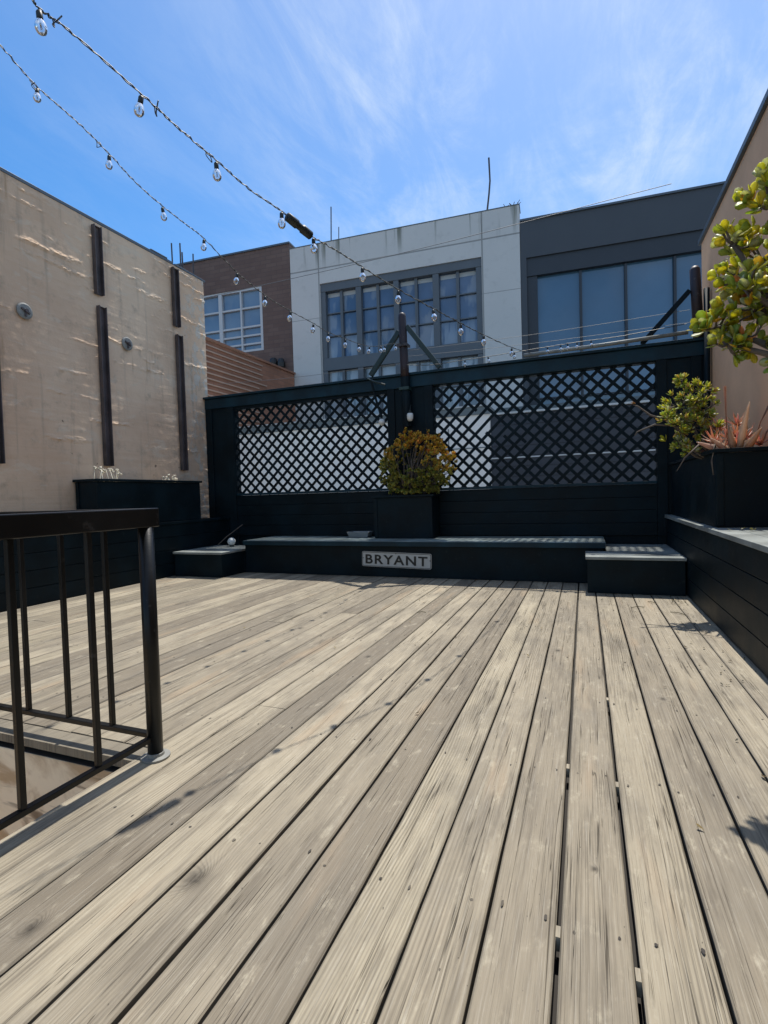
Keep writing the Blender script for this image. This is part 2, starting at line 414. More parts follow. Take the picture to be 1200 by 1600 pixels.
# ------------------------------------------------------------------ DECK
X0J, PIT = -.071, .1583
DX0, DX1, DY0, DY1 = -5.55, .90, -1.6, 6.58
HX0, HX1, HY0, HY1 = -3.55, -1.638, -.95, 1.46          # stair opening
def deck():
    mb = MB(); brd = []; cxs = []; dark = []
    def reg(n, b, cx, d=0.):
        for _ in range(n): brd.append(b); cxs.append(cx); dark.append(d)
    tone = {-3: (1., .95, .8), -4: (.28, .3, .6), -8: (.08, .1, .7), -2: (.62, .55, .35), -5: (.52, .2, .3), -6: (.6, .3, .45), -7: (.8, .4, .2), -9: (.9, .5, .5),
            -10: (.85, .5, .8), -1: (.45, .35, .6), 0: (.5, .15, .15), 1: (.6, .75, .5), 2: (.42, .5, .7), 3: (.6, .1, .3), 4: (.75, .6, .4), 5: (.8, .3, .6)}
    def board(x0, x1, y0, y1, g0, g1):
        b = (R.random(), R.random(), R.random()); kk = round((x0 - X0J) / PIT)
        if kk in tone: b = tone[kk]
        cx = (x0 + x1) / 2; dz = R.uniform(-.0018, .0012)
        a, c = x0 + g0 / 2, x1 - g1 / 2; n = max(2, int((y1 - y0) / .12)); rings = []
        s1, s2 = R.random() * 50, R.random() * 50
        tilt = R.uniform(-.0012, .0012)
        for i in range(n + 1):
            y = y0 + (y1 - y0) * i / n
            e0 = noise.noise((y * 2.2, s1, 0)) * .0022 + noise.noise((y * 9, s1, 3)) * .0010
            e1 = noise.noise((y * 2.2, s2, 0)) * .0022 + noise.noise((y * 9, s2, 3)) * .0010
            h = dz + noise.noise((y * .8, s1, 7)) * .0012
            A, B = a + e0, c + e1; cp = R.uniform(.0032, .0048)
            rings.append([(A, y, -.036), (A, y, h - .004 - tilt), (A + cp, y, h - tilt), ((A + B) / 2, y, h + .0006), (B - cp, y, h + tilt), (B, y, h - .004 + tilt), (B, y, -.036)])
        vs = [p for r_ in rings for p in r_]; fs = []
        for i in range(n):
            for j in range(6): fs.append((i * 7 + j, i * 7 + j + 1, (i + 1) * 7 + j + 1, (i + 1) * 7 + j))
        fs.append(tuple(range(7))[::-1]); fs.append(tuple(n * 7 + j for j in range(7)))
        fs = [f[::-1] for f in fs]
        mb.add(vs, fs); reg(len(fs), b, cx)
    k0 = -35; gaps = {}
    for k in range(k0, 8):
        gaps[k] = {0: .0125, 1: .0115, 2: .008, 3: .0075, 4: .008, -1: .0065, -2: .007, -3: .007, -4: .0095, -5: .0085, -6: .0095, -7: .008}.get(k, R.uniform(.004, .007))
    for k in range(k0, 7):
        x0, x1 = X0J + PIT * k, X0J + PIT * (k + 1)
        if x1 > DX1: x1 = DX1
        if x1 - x0 < .03: continue
        g0, g1 = gaps[k], gaps[k + 1]
        ya, yb = DY0, DY1
        if x1 < HX1 + .12 and x0 > HX0 - .02: ya = 1.565
        cuts = [ya]
        if k == -9: cuts.append(2.06)
        elif R.random() < .55 and k < -9: cuts.append(R.uniform(2.4, 4.8))
        elif k > -9 and R.random() < .3: cuts.append(R.uniform(4.2, 5.2))
        cuts.append(yb)
        for a, b in zip(cuts[:-1], cuts[1:]):
            if b - a > .1: board(x0, x1, a + .002, b - .002, g0, g1)
    # board along the near edge of the opening and the cross board behind it
    board(HX1 - .004, X0J + PIT * -9, DY0, 1.458, .004, .006)
    # cross board (grain along X): built as short pieces
    b = (.8, .3, .5)
    mb.box(HX0 - .02, X0J + PIT * -9 - .004, HY1, 1.56, -.036, -.001); reg(6, b, -1.2)
    # nails: dark sunk heads and a few stained spots
    for k in range(-33, 7):
        cx = X0J + PIT * (k + .5)
        for r_ in range(0, 8):
            yy = 1.215 + .672 * (r_ - 2)
            for sgn in (-1, 1):
                if R.random() < .22: continue
                px = cx + sgn * .045 + R.uniform(-.012, .012); py = yy + R.uniform(-.022, .022)
                if HX0 - .05 < px < HX1 + .14 and py < 1.60: continue
                if py > 5.6: continue
                rr = R.uniform(.0026, .0052); st = R.uniform(1., 2.6) if R.random() < .6 else 1.
                nn = 9
                vs = [(px + math.cos(q) * rr * R.uniform(.7, 1.1), py + math.sin(q) * rr * st * R.uniform(.7, 1.2), .0021) for q in [2 * math.pi * j / nn for j in range(nn)]]
                mb.add(vs, [tuple(range(nn))]); reg(1, (.5, .5, .5), cx, R.uniform(.55, 1.))
    # wedges stuck in the wide gaps
    for (wx, wy) in ((-.071, 1.185), (.087, 1.13), (.087, 1.86), (-.071, 1.93), (.087, 2.62)):
        mb.box(wx - .005, wx + .005, wy - .016, wy + .016, -.03, .0035); reg(6, (1., .2, .4), wx - .03)
    o = mb.build('deck', M['deck']); o['kind'] = 'structure'
    me = o.data
    a = me.attributes.new('brd', 'FLOAT_COLOR', 'FACE'); buf = []
    for b in brd: buf += [*b, 1.]
    a.data.foreach_set('color', buf)
    me.attributes.new('cx', 'FLOAT', 'FACE').data.foreach_set('value', cxs)
    me.attributes.new('dark', 'FLOAT', 'FACE').data.foreach_set('value', dark)
    o.data.name = 'deck'
deck()
m = MB()
for a in ((DX0, DX1, HY1, DY1), (DX0, HX0, DY0, HY1), (HX1, DX1, DY0, HY1)): m.box(*a, -.30, -.06)
tag(m.build('deck_substructure', M['under']), kind='structure')
# stair opening lining
m = MB()
m.box(HX0 - .04, HX1 + .04, HY1 - .004, HY1 + .04, -2.9, -.062)
m.box(HX1 - .004, HX1 + .04, HY0, HY1 - .006, -2.9, -.062); m.box(HX0 - .04, HX0 + .004, HY0, HY1 - .006, -2.9, -.062)
m.box(HX0 - .04, HX1 + .04, HY0 - .04, HY0 - .002, -2.9, -.062); m.box(HX0 - .04, HX1 + .04, HY0 - .04, HY1 + .04, -2.95, -2.9)
for i in range(9): m.box(HX0 + .006, HX1 - .006, HY0 + .1 + .25 * i, HY0 + .36 + .25 * i, -2.75 + .2 * i - .04, -2.75 + .2 * i) if False else None
tag(m.build('stairwell', M['stair']), kind='structure')
# flight of stairs going down inside the opening
m = MB()
for i in range(10):
    xx = HX0 + .02 + .18 * i; m.box(xx, xx + .20, HY0 + .01, HY1 - .02, -.55 - .235 * i - .035, -.55 - .235 * i)
tag(m.build('stairs', M['stair']), kind='structure')
onebox('ground', M['ground'], None, -450, 450, -300, 700, -5.3, -5.0, kind='structure')
m = MB()
m.box(-9.2, 4.5, 6.96, 10.9, -5, .25)
tag(m.build('unseen_bounce_roof', M['light_trim']), kind='structure')  # unseen pale roof, added to bounce sunlight onto the white annex

# ------------------------------------------------------------------ LEDGES, BENCH, STEP BOXES
def ledge(name, label, xa, xb, y0, y1, ztop, face, origin):
    t = empty(name, origin, label, 'ledge', 'built-in ledges along the walls')
    sx = 1 if face > 0 else -1
    fx = xb if face > 0 else xa
    m = MB(); n = 4; h = (ztop - .035) / n
    for i in range(n):
        z0 = .004 + i * h
        a = [fx, fx - sx * .02]
        m.box(min(a), max(a), y0, y1, z0 + .003, z0 + h - .003)
    m.box(min(fx - sx * .021, fx - sx * .05), max(fx - sx * .021, fx - sx * .05), y0, y1, .004, ztop - .036)
    m.build('siding', M['paint'], t, bevel=.002)
    m = MB()
    w = (xb - xa + .02) / 3
    for i in range(3):
        a0 = (xa if face > 0 else xa - .02) + i * w
        m.box(a0 + .002, a0 + w - .002, y0, y1, ztop - .034, ztop)
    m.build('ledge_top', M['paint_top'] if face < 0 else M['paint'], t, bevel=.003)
    return t
ledge('wall_ledge', 'black boarded ledge below the pale wall on the left', -5.545, -5.17, -1.6, 6.57, .735, 1, (-5.36, 2, 0))
ledge('wall_ledge', 'black boarded ledge along the tan wall on the right, grey sunlit top', .86, 1.298, -1.6, 6.57, .69, -1, (1.08, 2, 0))

t = empty('bench', (-2, 6.2, 0), 'long low dark green bench in front of the lattice fence', 'bench')
m = MB(); m.box(-4.35, .17, 5.85, 5.88, .004, .382)
m.build('front_panel', M['paint'], t, bevel=.002)
m = MB()
for i in range(4): m.box(-4.352, .20, 5.805 + .192 * i, 5.805 + .192 * i + .187, .384, .442)
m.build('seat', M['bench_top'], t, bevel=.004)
m = MB(); m.box(-4.35, .198, 5.7995, 5.804, .383, .438); m.build('edge_strip', M['paint_teal'], t, bevel=.001)

def stepbox(label, xa, xb, ya, yb, z, ext=None):
    t = empty('step_box', ((xa + xb) / 2, (ya + yb) / 2, 0), label, 'step box', 'low boxes at the bench ends')
    m = MB(); m.box(xa + .015, xb - .01, ya + .015, yb, .004, z - .03)
    if ext: m.box(ext[0], ext[1], yb + .002, ext[2], .004, z - .03)
    m.build('box_side', M['paint'], t, bevel=.002)
    m = MB(); m.box(xa, xb, ya, yb - .001, z - .028, z)
    if ext: m.box(ext[0], ext[1], yb + .002, ext[2], z - .028, z)
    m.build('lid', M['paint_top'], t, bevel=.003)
stepbox('low black step box at the left end of the bench', -5.16, -4.362, 5.36, 5.848, .327, (-5.16, -4.362, 6.3))
stepbox('low black step box at the right end of the bench', .0, .855, 5.30, 5.795, .353, (.205, .855, 6.56))

# ------------------------------------------------------------------ SIGN
t = empty('street_sign', (-2.145, 5.838, .212), 'white street sign reading BRYANT in black letters on the bench front', 'sign')
t.rotation_euler = (0, rad(1.6), 0)
def rrect(w, h, r, y, n=5):
    o = []
    for cx, cz, a0 in ((w / 2 - r, h / 2 - r, 0), (-w / 2 + r, h / 2 - r, 90), (-w / 2 + r, -h / 2 + r, 180), (w / 2 - r, -h / 2 + r, 270)):
        for i in range(n + 1):
            a = rad(a0 + 90 * i / n); o.append((cx + r * math.cos(a), y, cz + r * math.sin(a)))
    return o
SW, SH = .895, .185
m = MB(); a = rrect(SW, SH, .022, -.006); b = rrect(SW, SH, .022, .006); n = len(a)
m.add(a + b, [tuple(range(n)), tuple(range(2 * n - 1, n - 1, -1))] + [(i, i + n, (i + 1) % n + n, (i + 1) % n) for i in range(n)])
o = m.build('plate', M['sign'], None); o.parent = t; o.location = (0, 0, 0)
m = MB(); a = rrect(SW - .012, SH - .012, .018, -.0085); b = rrect(SW - .024, SH - .024, .014, -.0085)
m.add(a + b, [(i, (i + 1) % n, (i + 1) % n + n, i + n) for i in range(n)])
o = m.build('border_line', M['ink'], None); o.parent = t
cu = bpy.data.curves.new('lettering', 'FONT'); cu.body = 'BRYANT'; cu.size = .158; cu.align_x = 'CENTER'; cu.align_y = 'CENTER'
cu.offset = .0035; cu.extrude = .0015; cu.space_character = 1.18
tmp = bpy.data.objects.new('tmp', cu); COL.objects.link(tmp)
dg = bpy.context.evaluated_depsgraph_get(); dg.update()
me = bpy.data.meshes.new_from_object(tmp.evaluated_get(dg)); bpy.data.objects.remove(tmp)
xs = [v.co.x for v in me.vertices]; ys = [v.co.y for v in me.vertices]
sx = .80 / (max(xs) - min(xs)); sy = .114 / (max(ys) - min(ys)); mx = (max(xs) + min(xs)) / 2; my = (max(ys) + min(ys)) / 2
for v in me.vertices: v.co = Vector(((v.co.x - mx) * sx, -.0095 - v.co.z, (v.co.y - my) * sy))
me.materials.clear(); me.materials.append(M['ink'])
o = bpy.data.objects.new('lettering', me); COL.objects.link(o); o.parent = t
for (q, z_) in ((-.43, .01), (.43, .01), (0, .079)):
    m = MB(); m.lathe((q, -.007, z_), [(0, -.004), (.006, -.003), (.006, 0)], 8, (0, 1, 0))
    o = m.build('screw', M['rust'], None); o.parent = t

# ------------------------------------------------------------------ LATTICE FENCE
FY = 6.60
t = empty('lattice_fence', (-2, FY, 0), 'dark green timber fence with two diamond lattice panels across the deck end', 'fence')
def clip(p, d, x0, x1, z0, z1):
    ta, tb = -99, 99
    for q, e, lo, hi in ((p[0], d[0], x0, x1), (p[1], d[1], z0, z1)):
        a, b = (lo - q) / e, (hi - q) / e
        ta, tb = max(ta, min(a, b)), min(tb, max(a, b))
    return (ta, tb) if tb > ta + .02 else None
def lattice(x0, x1, z0, z1, y, skipA=(), skipB=(), gaps={}):
    m = MB(); s = .1635; k = 0
    for sgn, yy, skip in ((1, y, skipA), (-1, y + .009, skipB)):
        d = (math.sqrt(.5), sgn * math.sqrt(.5)); k = 0
        start = x0 - (z1 - z0) - .1
        xx = start
        while xx < x1 + (z1 - z0):
            p = (xx, z0 if sgn > 0 else z1)
            k += 1; xx += s
            if k in skip: continue
            q = clip(p, d, x0 - .02, x1 + .02, z0 - .02, z1 + .02)
            if not q: continue
            g = gaps.get(k) if sgn < 0 else None
            for (qa, qb) in (((q[0], g[0]), (g[1], q[1])) if g else (q,)):
                if qb <= qa: continue
                a = Vector((p[0] + d[0] * qa, yy, p[1] + d[1] * qa)); b = Vector((p[0] + d[0] * qb, yy, p[1] + d[1] * qb))
                j = R.uniform(-.003, .003)
                a.x += j; b.x += j + R.uniform(-.003, .003)
                m.bar(a, b, .0075, .038, up=(-d[1], 0, d[0]))
    return m
lt = lattice(-5.01, -2.48, 1.095, 2.385, FY + .02); lt.build('lattice_panel', M['paint'], t)
lt = lattice(-1.835, .775, 1.075, 2.42, FY + .02, gaps={10: (.30, .92), 11: (.52, 1.0), 12: (1.15, 1.62)}); lt.build('lattice_panel', M['paint'], t)
# posts, wide infill boards
def post(x0, x1, trims=()):
    m = MB(); m.box(x0, x1, FY - .015, FY + .10, .004, 2.430)
    for a, b in trims: m.box(a, b, FY - .036, FY - .017, .45, 2.430)
    m.build('post', M['paint'], t, bevel=.003)
post(-5.54, -5.01, ((-5.538, -5.42), (-5.13, -5.015)))
post(-2.48, -1.835, ((-2.477, -2.37), (-1.95, -1.838)))
post(.775, 1.285, ((.778, .88), (1.12, 1.22)))
m = MB(); m.box(-5.542, 1.29, FY - .04, FY + .12, 2.433, 2.585); m.build('top_beam', M['paint_teal'], t, bevel=.004)
m = MB(); m.box(-5.546, 1.295, FY - .075, FY + .155, 2.588, 2.62); m.build('cap_board', M['paint_teal'], t, bevel=.004)
for a, b, z0, z1 in ((-5.008, -2.482, 1.066, 1.097), (-1.833, .773, 1.046, 1.077)):
    onebox('sill', M['paint_teal'], t, a, b, FY - .03, FY + .10, z0, z1, bevel=.002)
for a, b, zt in ((-5.008, -2.482, 2.385), (-1.833, .773, 2.42)): onebox('head_rail', M['paint'], t, a, b, FY - .012, FY + .09, zt, 2.431)
for a, b, zt in ((-5.008, -2.482, 1.064), (-1.833, .773, 1.044)):
    m = MB(); m.box(a, b, FY + .052, FY + .09, .2, zt)
    z = .45; h = (zt - z) / 4
    for i in range(4): m.box(a, b, FY - .01 - .002 * (i % 2), FY + .05, z + i * h + .002, z + (i + 1) * h - .002)
    m.build('lower_boards', M['paint'], t, bevel=.002)
m = MB(); m.box(-5.545, 1.29, FY + .02, FY + .05, .004, .447); m.build('base_boards', M['paint'], t)

def pole(name, label, pts, r, mat, group=None):
    t = empty(name, pts[0], label, 'pole', group); return t
t = empty('support_pole', (-2.190, FY - .12, 1.952), 'leaning red-brown pole standing at the middle of the fence with two braces', 'pole')
m = MB(); m.tube([(-2.169, FY - .11, 1.899), (-2.184, FY - .11, 2.555)], .060, 14); m.build('pole_foot', M['paint'], t, smooth=False)
m = MB(); m.tube([(-2.184, FY - .11, 2.556), (-2.187, FY - .11, 2.693), (-2.206, FY - .10, 3.349), (-2.208, FY - .10, 3.386), (-2.209, FY - .10, 3.402)], [.057, .056, .052, .045, .02], 14)
m.build('shaft', M['redsteel'], t, smooth=True)
for a, b in (((-2.254, FY - .09, 3.169), (-2.687, FY - .08, 2.635)), ((-2.148, FY - .09, 3.222), (-1.725, FY - .05, 2.640))):
    m = MB(); m.bar(a, b, .062, .055, (0, 1, 0)); m.build('brace', M['greensteel'], t, bevel=.004)
m = MB(); m.tube([(-2.708, FY - .14, 2.587), (-2.592, FY - .2, 2.524), (-2.433, FY - .2, 2.465)], .013, 6); m.build('bracket', M['greensteel'], t); m = MB(); m.tube([(-2.645, FY - .17, 2.545), (-2.582, FY - .16, 2.270), (-2.518, FY - .14, 2.047)], .016, 6)
m.build('hanging_rod', M['paint'], t)
onebox('clamp', M['greensteel'], t, -2.25, -2.115, FY - .18, FY - .045, 2.38, 2.42); onebox('clamp', M['rust'], t, -2.265, -2.12, FY - .18, FY - .045, 2.95, 2.98)
t = empty('corner_pole', (1.206, FY - .05, 0.683), 'dark pole at the right end of the fence beside the tan wall with one brace', 'pole')
m = MB(); m.tube([(1.196, FY - .03, 2.619), (1.164, FY - .03, 3.370), (1.164, FY - .03, 3.402)], [.055, .052, .03], 14)
m.build('shaft', M['redsteel'], t, smooth=True)
m = MB(); m.tube([(1.248, FY - .13, 0.672), (1.254, FY - .13, 3.116)], .03, 10); m.build('downpipe', M['paint'], t, smooth=True)
m = MB(); m.bar((1.111, FY - .03, 3.148), (0.635, FY - .05, 2.629), .05, .045, (0, 1, 0)); m.build('brace', M['paint'], t)
m = MB(); m.tube([(-0.656, FY - .12, 2.645), (0.212, FY - .12, 2.653), (1.079, FY - .12, 2.677)], .022, 10)
tag(m.build('conduit_pipe', M['pipe'], None, smooth=True), 'weathered grey pipe lying along the top of the fence', 'pipe')

# ------------------------------------------------------------------ WALLS
t = empty('boundary_wall', (-5.7, 3, 0), 'pale board-formed wall on the left with steel channels', 'wall')
# displaced face: rough horizontal board marks standing proud so that the high sun rakes them
m = MB(); ny, nz = 420, 330; y0, y1, z0, z1 = 1.0, 6.65, .5, 4.46
rows = 30; rowr = [(R.uniform(0, 99), R.uniform(.25, 1.)) for _ in range(rows + 1)]
def relief(y, z):
    wz = z + .006 * noise.noise((y * 1.4, z * .8, 3)) + .006 * noise.noise((y * 9, z * 2, 8))
    f = (wz - z0) / (z1 - z0) * rows; k = max(0, int(f)); fr = f - k
    s, a = rowr[min(k, rows)]
    rough = noise.noise((y * 24, z * 50, s)); mid = noise.noise((y * 7, z * 9, s))
    lip = max(0., 1 - abs(fr - .5 - .2 * mid) / (.15 + .16 * a))
    n = noise.noise((y * 1.15 + s * 3, s, k * 1.7)) + .38 * noise.noise((y * 4, s, k)) + .22 * noise.noise((y * 13, z * 20, k))
    thr = .12 if z > 2.9 else .44
    on = min(1., max(0., (n - thr + .12 * a) * 2.6))
    return .002 * noise.noise((y * 3, z * 3, 1)) + on * lip * (.013 + .016 * rough) + .0014 * noise.noise((y * 14, z * 14, 5)) + .0016 * abs(noise.noise((y * .6, z * 7.5, 9)))
vs = []
for j in range(nz + 1):
    for i in range(ny + 1):
        y = y0 + (y1 - y0) * i / ny; z = z0 + (z1 - z0) * j / nz
        vs.append((-5.55 + relief(y, z), y, z))
m.add(vs, [(j * (ny + 1) + i, j * (ny + 1) + i + 1, (j + 1) * (ny + 1) + i + 1, (j + 1) * (ny + 1) + i) for j in range(nz) for i in range(ny)])
m.box(-5.9, -5.555, -2.5, 6.645, -5, 4.458); m.box(-5.553, -5.55, -2.5, 1.002, -5, 4.458)
m.build('wall_body', M['wall'], t)
m = MB(); m.box(-5.93, -5.543, -2.5, 6.0, 4.461, 4.50); m.box(-5.93, -5.543, 6.05, 6.69, 4.461, 4.49, rot=Matrix.Rotation(rad(-1), 3, 'X'))
m.box(-5.80, -5.542, 5.6, 5.9, 4.502, 4.52)
m.build('coping', M['coping'], t, bevel=.004)
for (yy, za, zb) in ((4.71, 3.57, 4.40), (4.73, 1.47, 3.43), (6.0, 3.56, 4.40), (6.03, 1.46, 3.44), (3.43, 1.44, 3.45), (3.43, 3.58, 4.40), (2.15, 1.44, 3.45)):
    m = MB(); m.box(-5.533, -5.525, yy - .055, yy + .055, za, zb); m.box(-5.526, -5.48, yy - .053, yy - .043, za, zb); m.box(-5.526, -5.48, yy + .043, yy + .053, za, zb)
    m.box(-5.524, -5.50, yy - .04, yy + .04, zb - .01, zb - .002)
    m.build('channel', M['rust'], t)
for yy in (3.79, 5.11, 2.5):
    m = MB(); m.lathe((-5.535, yy, 3.08), [(.0, .0), (.085, .0), (.085, .012), (.07, .018), (.0, .018)], 20, (1, 0, 0)); o = m.build('anchor_plate', M['plate'], t, smooth=False)
    m = MB(); m.lathe((-5.517, yy, 3.08), [(.02, .0), (.02, .03), (.0, .03)], 6, (1, 0, 0)); m.bar((-5.51, yy - .045, 3.10), (-5.51, yy + .045, 3.06), .012, .02); m.bar((-5.51, yy, 3.08), (-5.51, yy, 3.02), .012, .02, (0, 1, 0)); m.build('bolt', M['rust'], o)
for (yy, h) in ((6.08, .33), (6.25, .40), (6.29, .28), (6.52, .36)):
    m = MB(); m.tube([(-5.62, yy, 4.49), (-5.62 + R.uniform(-.01, .01), yy + R.uniform(-.01, .01), 4.49 + h)], .011, 6); m.build('rod', M['rust'], t)

t = empty('boundary_wall', (1.5, 3, 0), 'tan rendered wall on the right behind the jade plants', 'wall')
m = MB(); m.box(1.3, 1.7, -2.5, 6.95, -5, 3.78); m.build('wall_body', M['wall_r'], t)
m = MB(); m.box(1.27, 1.73, -2.5, 6.99, 3.783, 3.84); m.build('coping', M['coping'], t, bevel=.005)

# ------------------------------------------------------------------ PLANTERS
def planter(name, label, x0, x1, y0, y1, z0, z1, taper=0., mat='paint'):
    t = empty(name, ((x0 + x1) / 2, (y0 + y1) / 2, z0), label, 'planter')
    m = MB(); w = .025
    m.box(x0, x1, y0, y0 + w, z0, z1 - .03); m.box(x0, x1, y1 - w, y1, z0, z1 - .03)
    m.box(x0, x0 + w, y0 + w + .001, y1 - w - .001, z0, z1 - .03); m.box(x1 - w, x1, y0 + w + .001, y1 - w - .001, z0, z1 - .03)
    for xx in (x0, x1 - .05): m.box(xx + .002, xx + .048, y0 - .012, y0 - .001, z0 + .01, z1 - .032)
    m.build('body', M[mat], t, bevel=.003)
    m = MB(); e = .025
    m.box(x0 - e, x1 + e, y0 - e, y0 + .035, z1 - .028, z1); m.box(x0 - e, x1 + e, y1 - .035, y1 + e, z1 - .028, z1)
    m.box(x0 - e, x0 + .035, y0 + .036, y1 - .036, z1 - .028, z1); m.box(x1 - .035, x1 + e, y0 + .036, y1 - .036, z1 - .028, z1)
    m.build('rim', M['paint'], t, bevel=.003)
    m = MB(); m.box(x0 + w, x1 - w, y0 + w, y1 - w, z1 - .12, z1 - .06); m.build('soil', M['soil'], t)
    return t
planter('long_planter', 'long black planter box on the left ledge holding dry seed heads', -5.52, -5.17, 4.28, 5.95, .738, 1.29)
planter('square_planter', 'dark green planter box standing on the middle of the bench', -2.565, -1.775, 6.20, 6.53, .445, 1.0)
planter('long_planter', 'large black planter box on the right ledge holding succulents', .905, 1.295, 4.42, 6.50, .693, 1.27)
planter('tree_pot', 'black planter on the right ledge holding the near jade tree', .90, 1.28, 2.2, 2.75, .693, 1.02)

# ------------------------------------------------------------------ PLANTS
def rosette(m, p, d, n, L, W, T, colf, point=0., spread=1.):
    d = d.normalized(); a = d.orthogonal().normalized(); b = d.cross(a)
    for i in range(n):
        q = i * 2.4 + R.random() * .5; tilt = (.25 + .75 * i / n) * spread
        v = (d * math.cos(tilt * 1.35) + (a * math.cos(q) + b * math.sin(q)) * math.sin(tilt * 1.35)).normalized()
        up = (d - v * d.dot(v)); up = up if up.length > .1 else b
        m.leaf(p + d * (-.012 * i / n), v, up, L * R.uniform(.7, 1.1), W * R.uniform(.75, 1.1), T, colf(), point, R.uniform(.02, .25))
def jade_col():
    u = R.random()
    if u < .42: return (R.uniform(.36, .50), R.uniform(.46, .58), .12)
    if u < .74: return (R.uniform(.72, .85), R.uniform(.68, .78), .08)
    if u < .82: return (.85, R.uniform(.45, .58), .06)
    if u < .84: return (.75, .25, .10)
    return (.66, .70, .50)
# near jade tree
t = empty('jade_tree', (1.09, 2.48, .96), 'jade tree with round yellow-green leaves leaning out beside the tan wall', 'tree')
clumps = [((0.674, 2.364, 2.044), .13, 26), ((0.749, 2.449, 2.171), .09, 14), ((0.567, 2.449, 1.958), .07, 11), ((0.599, 2.503, 1.852), .09, 13), ((0.695, 2.556, 1.916), .11, 18),
          ((0.578, 2.343, 1.745), .09, 16), ((0.504, 2.449, 1.639), .065, 12), ((0.653, 2.449, 1.703), .10, 19), ((0.536, 2.396, 1.554), .06, 10), ((0.738, 2.503, 1.788), .13, 22),
          ((0.621, 2.449, 1.580), .07, 11), ((0.780, 2.449, 1.586), .09, 12), ((0.866, 2.449, 1.958), .14, 24), ((0.908, 2.449, 1.692), .13, 20), ((0.887, 2.503, 2.193), .13, 16), ((0.695, 2.396, 1.495), .05, 5), ((1.047, 2.449, 1.905), .15, 18)]
br = MB(); lf = MB(); base = Vector((1.09, 2.48, .96)); hub = Vector((1.0, 2.47, 1.45))
br.tube([base, (1.06, 2.48, 1.2), hub], [.05, .042, .036], 9)
for c, r, n in clumps:
    c = Vector(c); mid = (hub + c) / 2 + Vector((R.uniform(-.04, .04), R.uniform(-.04, .04), -.05))
    br.tube([hub, mid, c], [.022, .014, .009], 7)
    for i in range(n):
        while True:
            o = Vector((R.uniform(-1, 1), R.uniform(-1, 1), R.uniform(-1, 1)))
            if o.length < 1: break
        p = c + Vector((o.x, o.y, o.z * .85)) * r
        if i % 2 == 0: br.tube([c, (c + p) / 2 + Vector((0, 0, -.01)), p], [.006, .005, .004], 5)
        rosette(lf, p, (o + Vector((-.2, -.25, .7))), R.randint(3, 6), .052, .038, .005, jade_col)
br.build('trunk', M['bark'], t, smooth=True); lf.build('crown', M['leaf'], t, smooth=True)

# middle round shrub
def gold_col(z):
    u = R.random()
    if z > 1.55:
        return (.98, R.uniform(.56, .76), .10) if u < .7 else ((.80, .30, .08) if u < .82 else (.30, .28, .04))
    if z > 1.36 and u < .55: return (.90, .60, .12)
    return (R.uniform(.22, .34), R.uniform(.28, .38), R.uniform(.06, .10)) if u < .68 else (.66, .62, .14)
t = empty('round_shrub', (-2.09, 6.32, .95), 'round clipped succulent shrub with orange-gold leaves on top, in the bench planter', 'shrub')
br = MB(); lf = MB(); root = Vector((-2.12, 6.36, .94)); C0 = Vector((-2.01, 6.32, 1.36))
tips = []
for i in range(700):
    while True:
        o = Vector((R.uniform(-1, 1), R.uniform(-1, 1), R.uniform(-.85, 1)))
        if .55 < o.length < 1: break
    if o.z > -.1: o = o.normalized() * R.uniform(.80, 1.)
    lump = 1 + .20 * noise.noise(o * 2.3)
    p = C0 + Vector((o.x * .49, o.y * .25, o.z * .45)) * lump
    if p.z < 1.03: p.z = 1.03 + R.random() * .05
    if p.y > 6.54: p.y = 6.54 - R.random() * .03
    tips.append(p)
    # a bare hollow below the golden top as in the photo
    if Vector((p.x + 2.02, 0, p.z - 1.46)).length < .13 and p.y < 6.28: continue
    rosette(lf, p, o + Vector((0, -.1, .5)), R.randint(4, 7), .046, .036, .004, lambda z=p.z, x=p.x: gold_col(z - .03 + (x + 2.05) * .25), 0)
for i, p in enumerate(tips):
    if i % 9 == 0:
        q = root + Vector((R.uniform(-.09, .09), R.uniform(-.05, .05), R.uniform(.02, .12)))
        mid = q.lerp(p, .55) + Vector((R.uniform(-.05, .05), R.uniform(-.04, .04), -.03))
        br.tube([q, mid, p], [.011, .007, .004], 5)
br.build('branches', M['bark'], t, smooth=True); lf.build('foliage', M['leaf_gold'], t, smooth=True)

# succulents in the right planter: branching jade
def jade2():
    u = R.random()
    if u < .42: return (R.uniform(.36, .50), R.uniform(.46, .58), .14)
    if u < .72: return (.78, .75, .14)
    if u < .86: return (.66, .44, .20)
    return (.68, .70, .55)
t = empty('jade_plant', (1.05, 4.9, 1.2), 'sprawling green-yellow succulent at the near left of the right planter', 'plant')
br = MB(); lf = MB(); root = Vector((1.02, 4.95, 1.20))
cl = [((.74, 4.9, 1.66), .13, 18), ((.85, 4.9, 1.70), .13, 20), ((.93, 4.95, 1.80), .09, 12), ((.70, 4.8, 1.50), .10, 14), ((.84, 4.85, 1.48), .12, 14), ((.92, 4.9, 1.62), .10, 12), ((.72, 4.8, 1.35), .07, 8), ((.80, 5.0, 1.90), .05, 6), ((.64, 4.8, 1.56), .06, 7), ((.80, 4.75, 1.30), .06, 6), ((.95, 4.8, 1.45), .09, 8)]
for c, r, n in cl:
    c = Vector(c); br.tube([root, root.lerp(c, .5) + Vector((R.uniform(-.03, .03), 0, -.03)), c], [.016, .011, .006], 6)
    for i in range(n):
        while True:
            o = Vector((R.uniform(-1, 1), R.uniform(-1, 1), R.uniform(-1, 1)))
            if o.length < 1: break
        p = c + o * r
        br.tube([c, p], .004, 4)
        rosette(lf, p, o + Vector((-.1, -.2, .6)), R.randint(7, 11), .052, .024, .006, jade2, 0 if R.random() < .5 else 1)
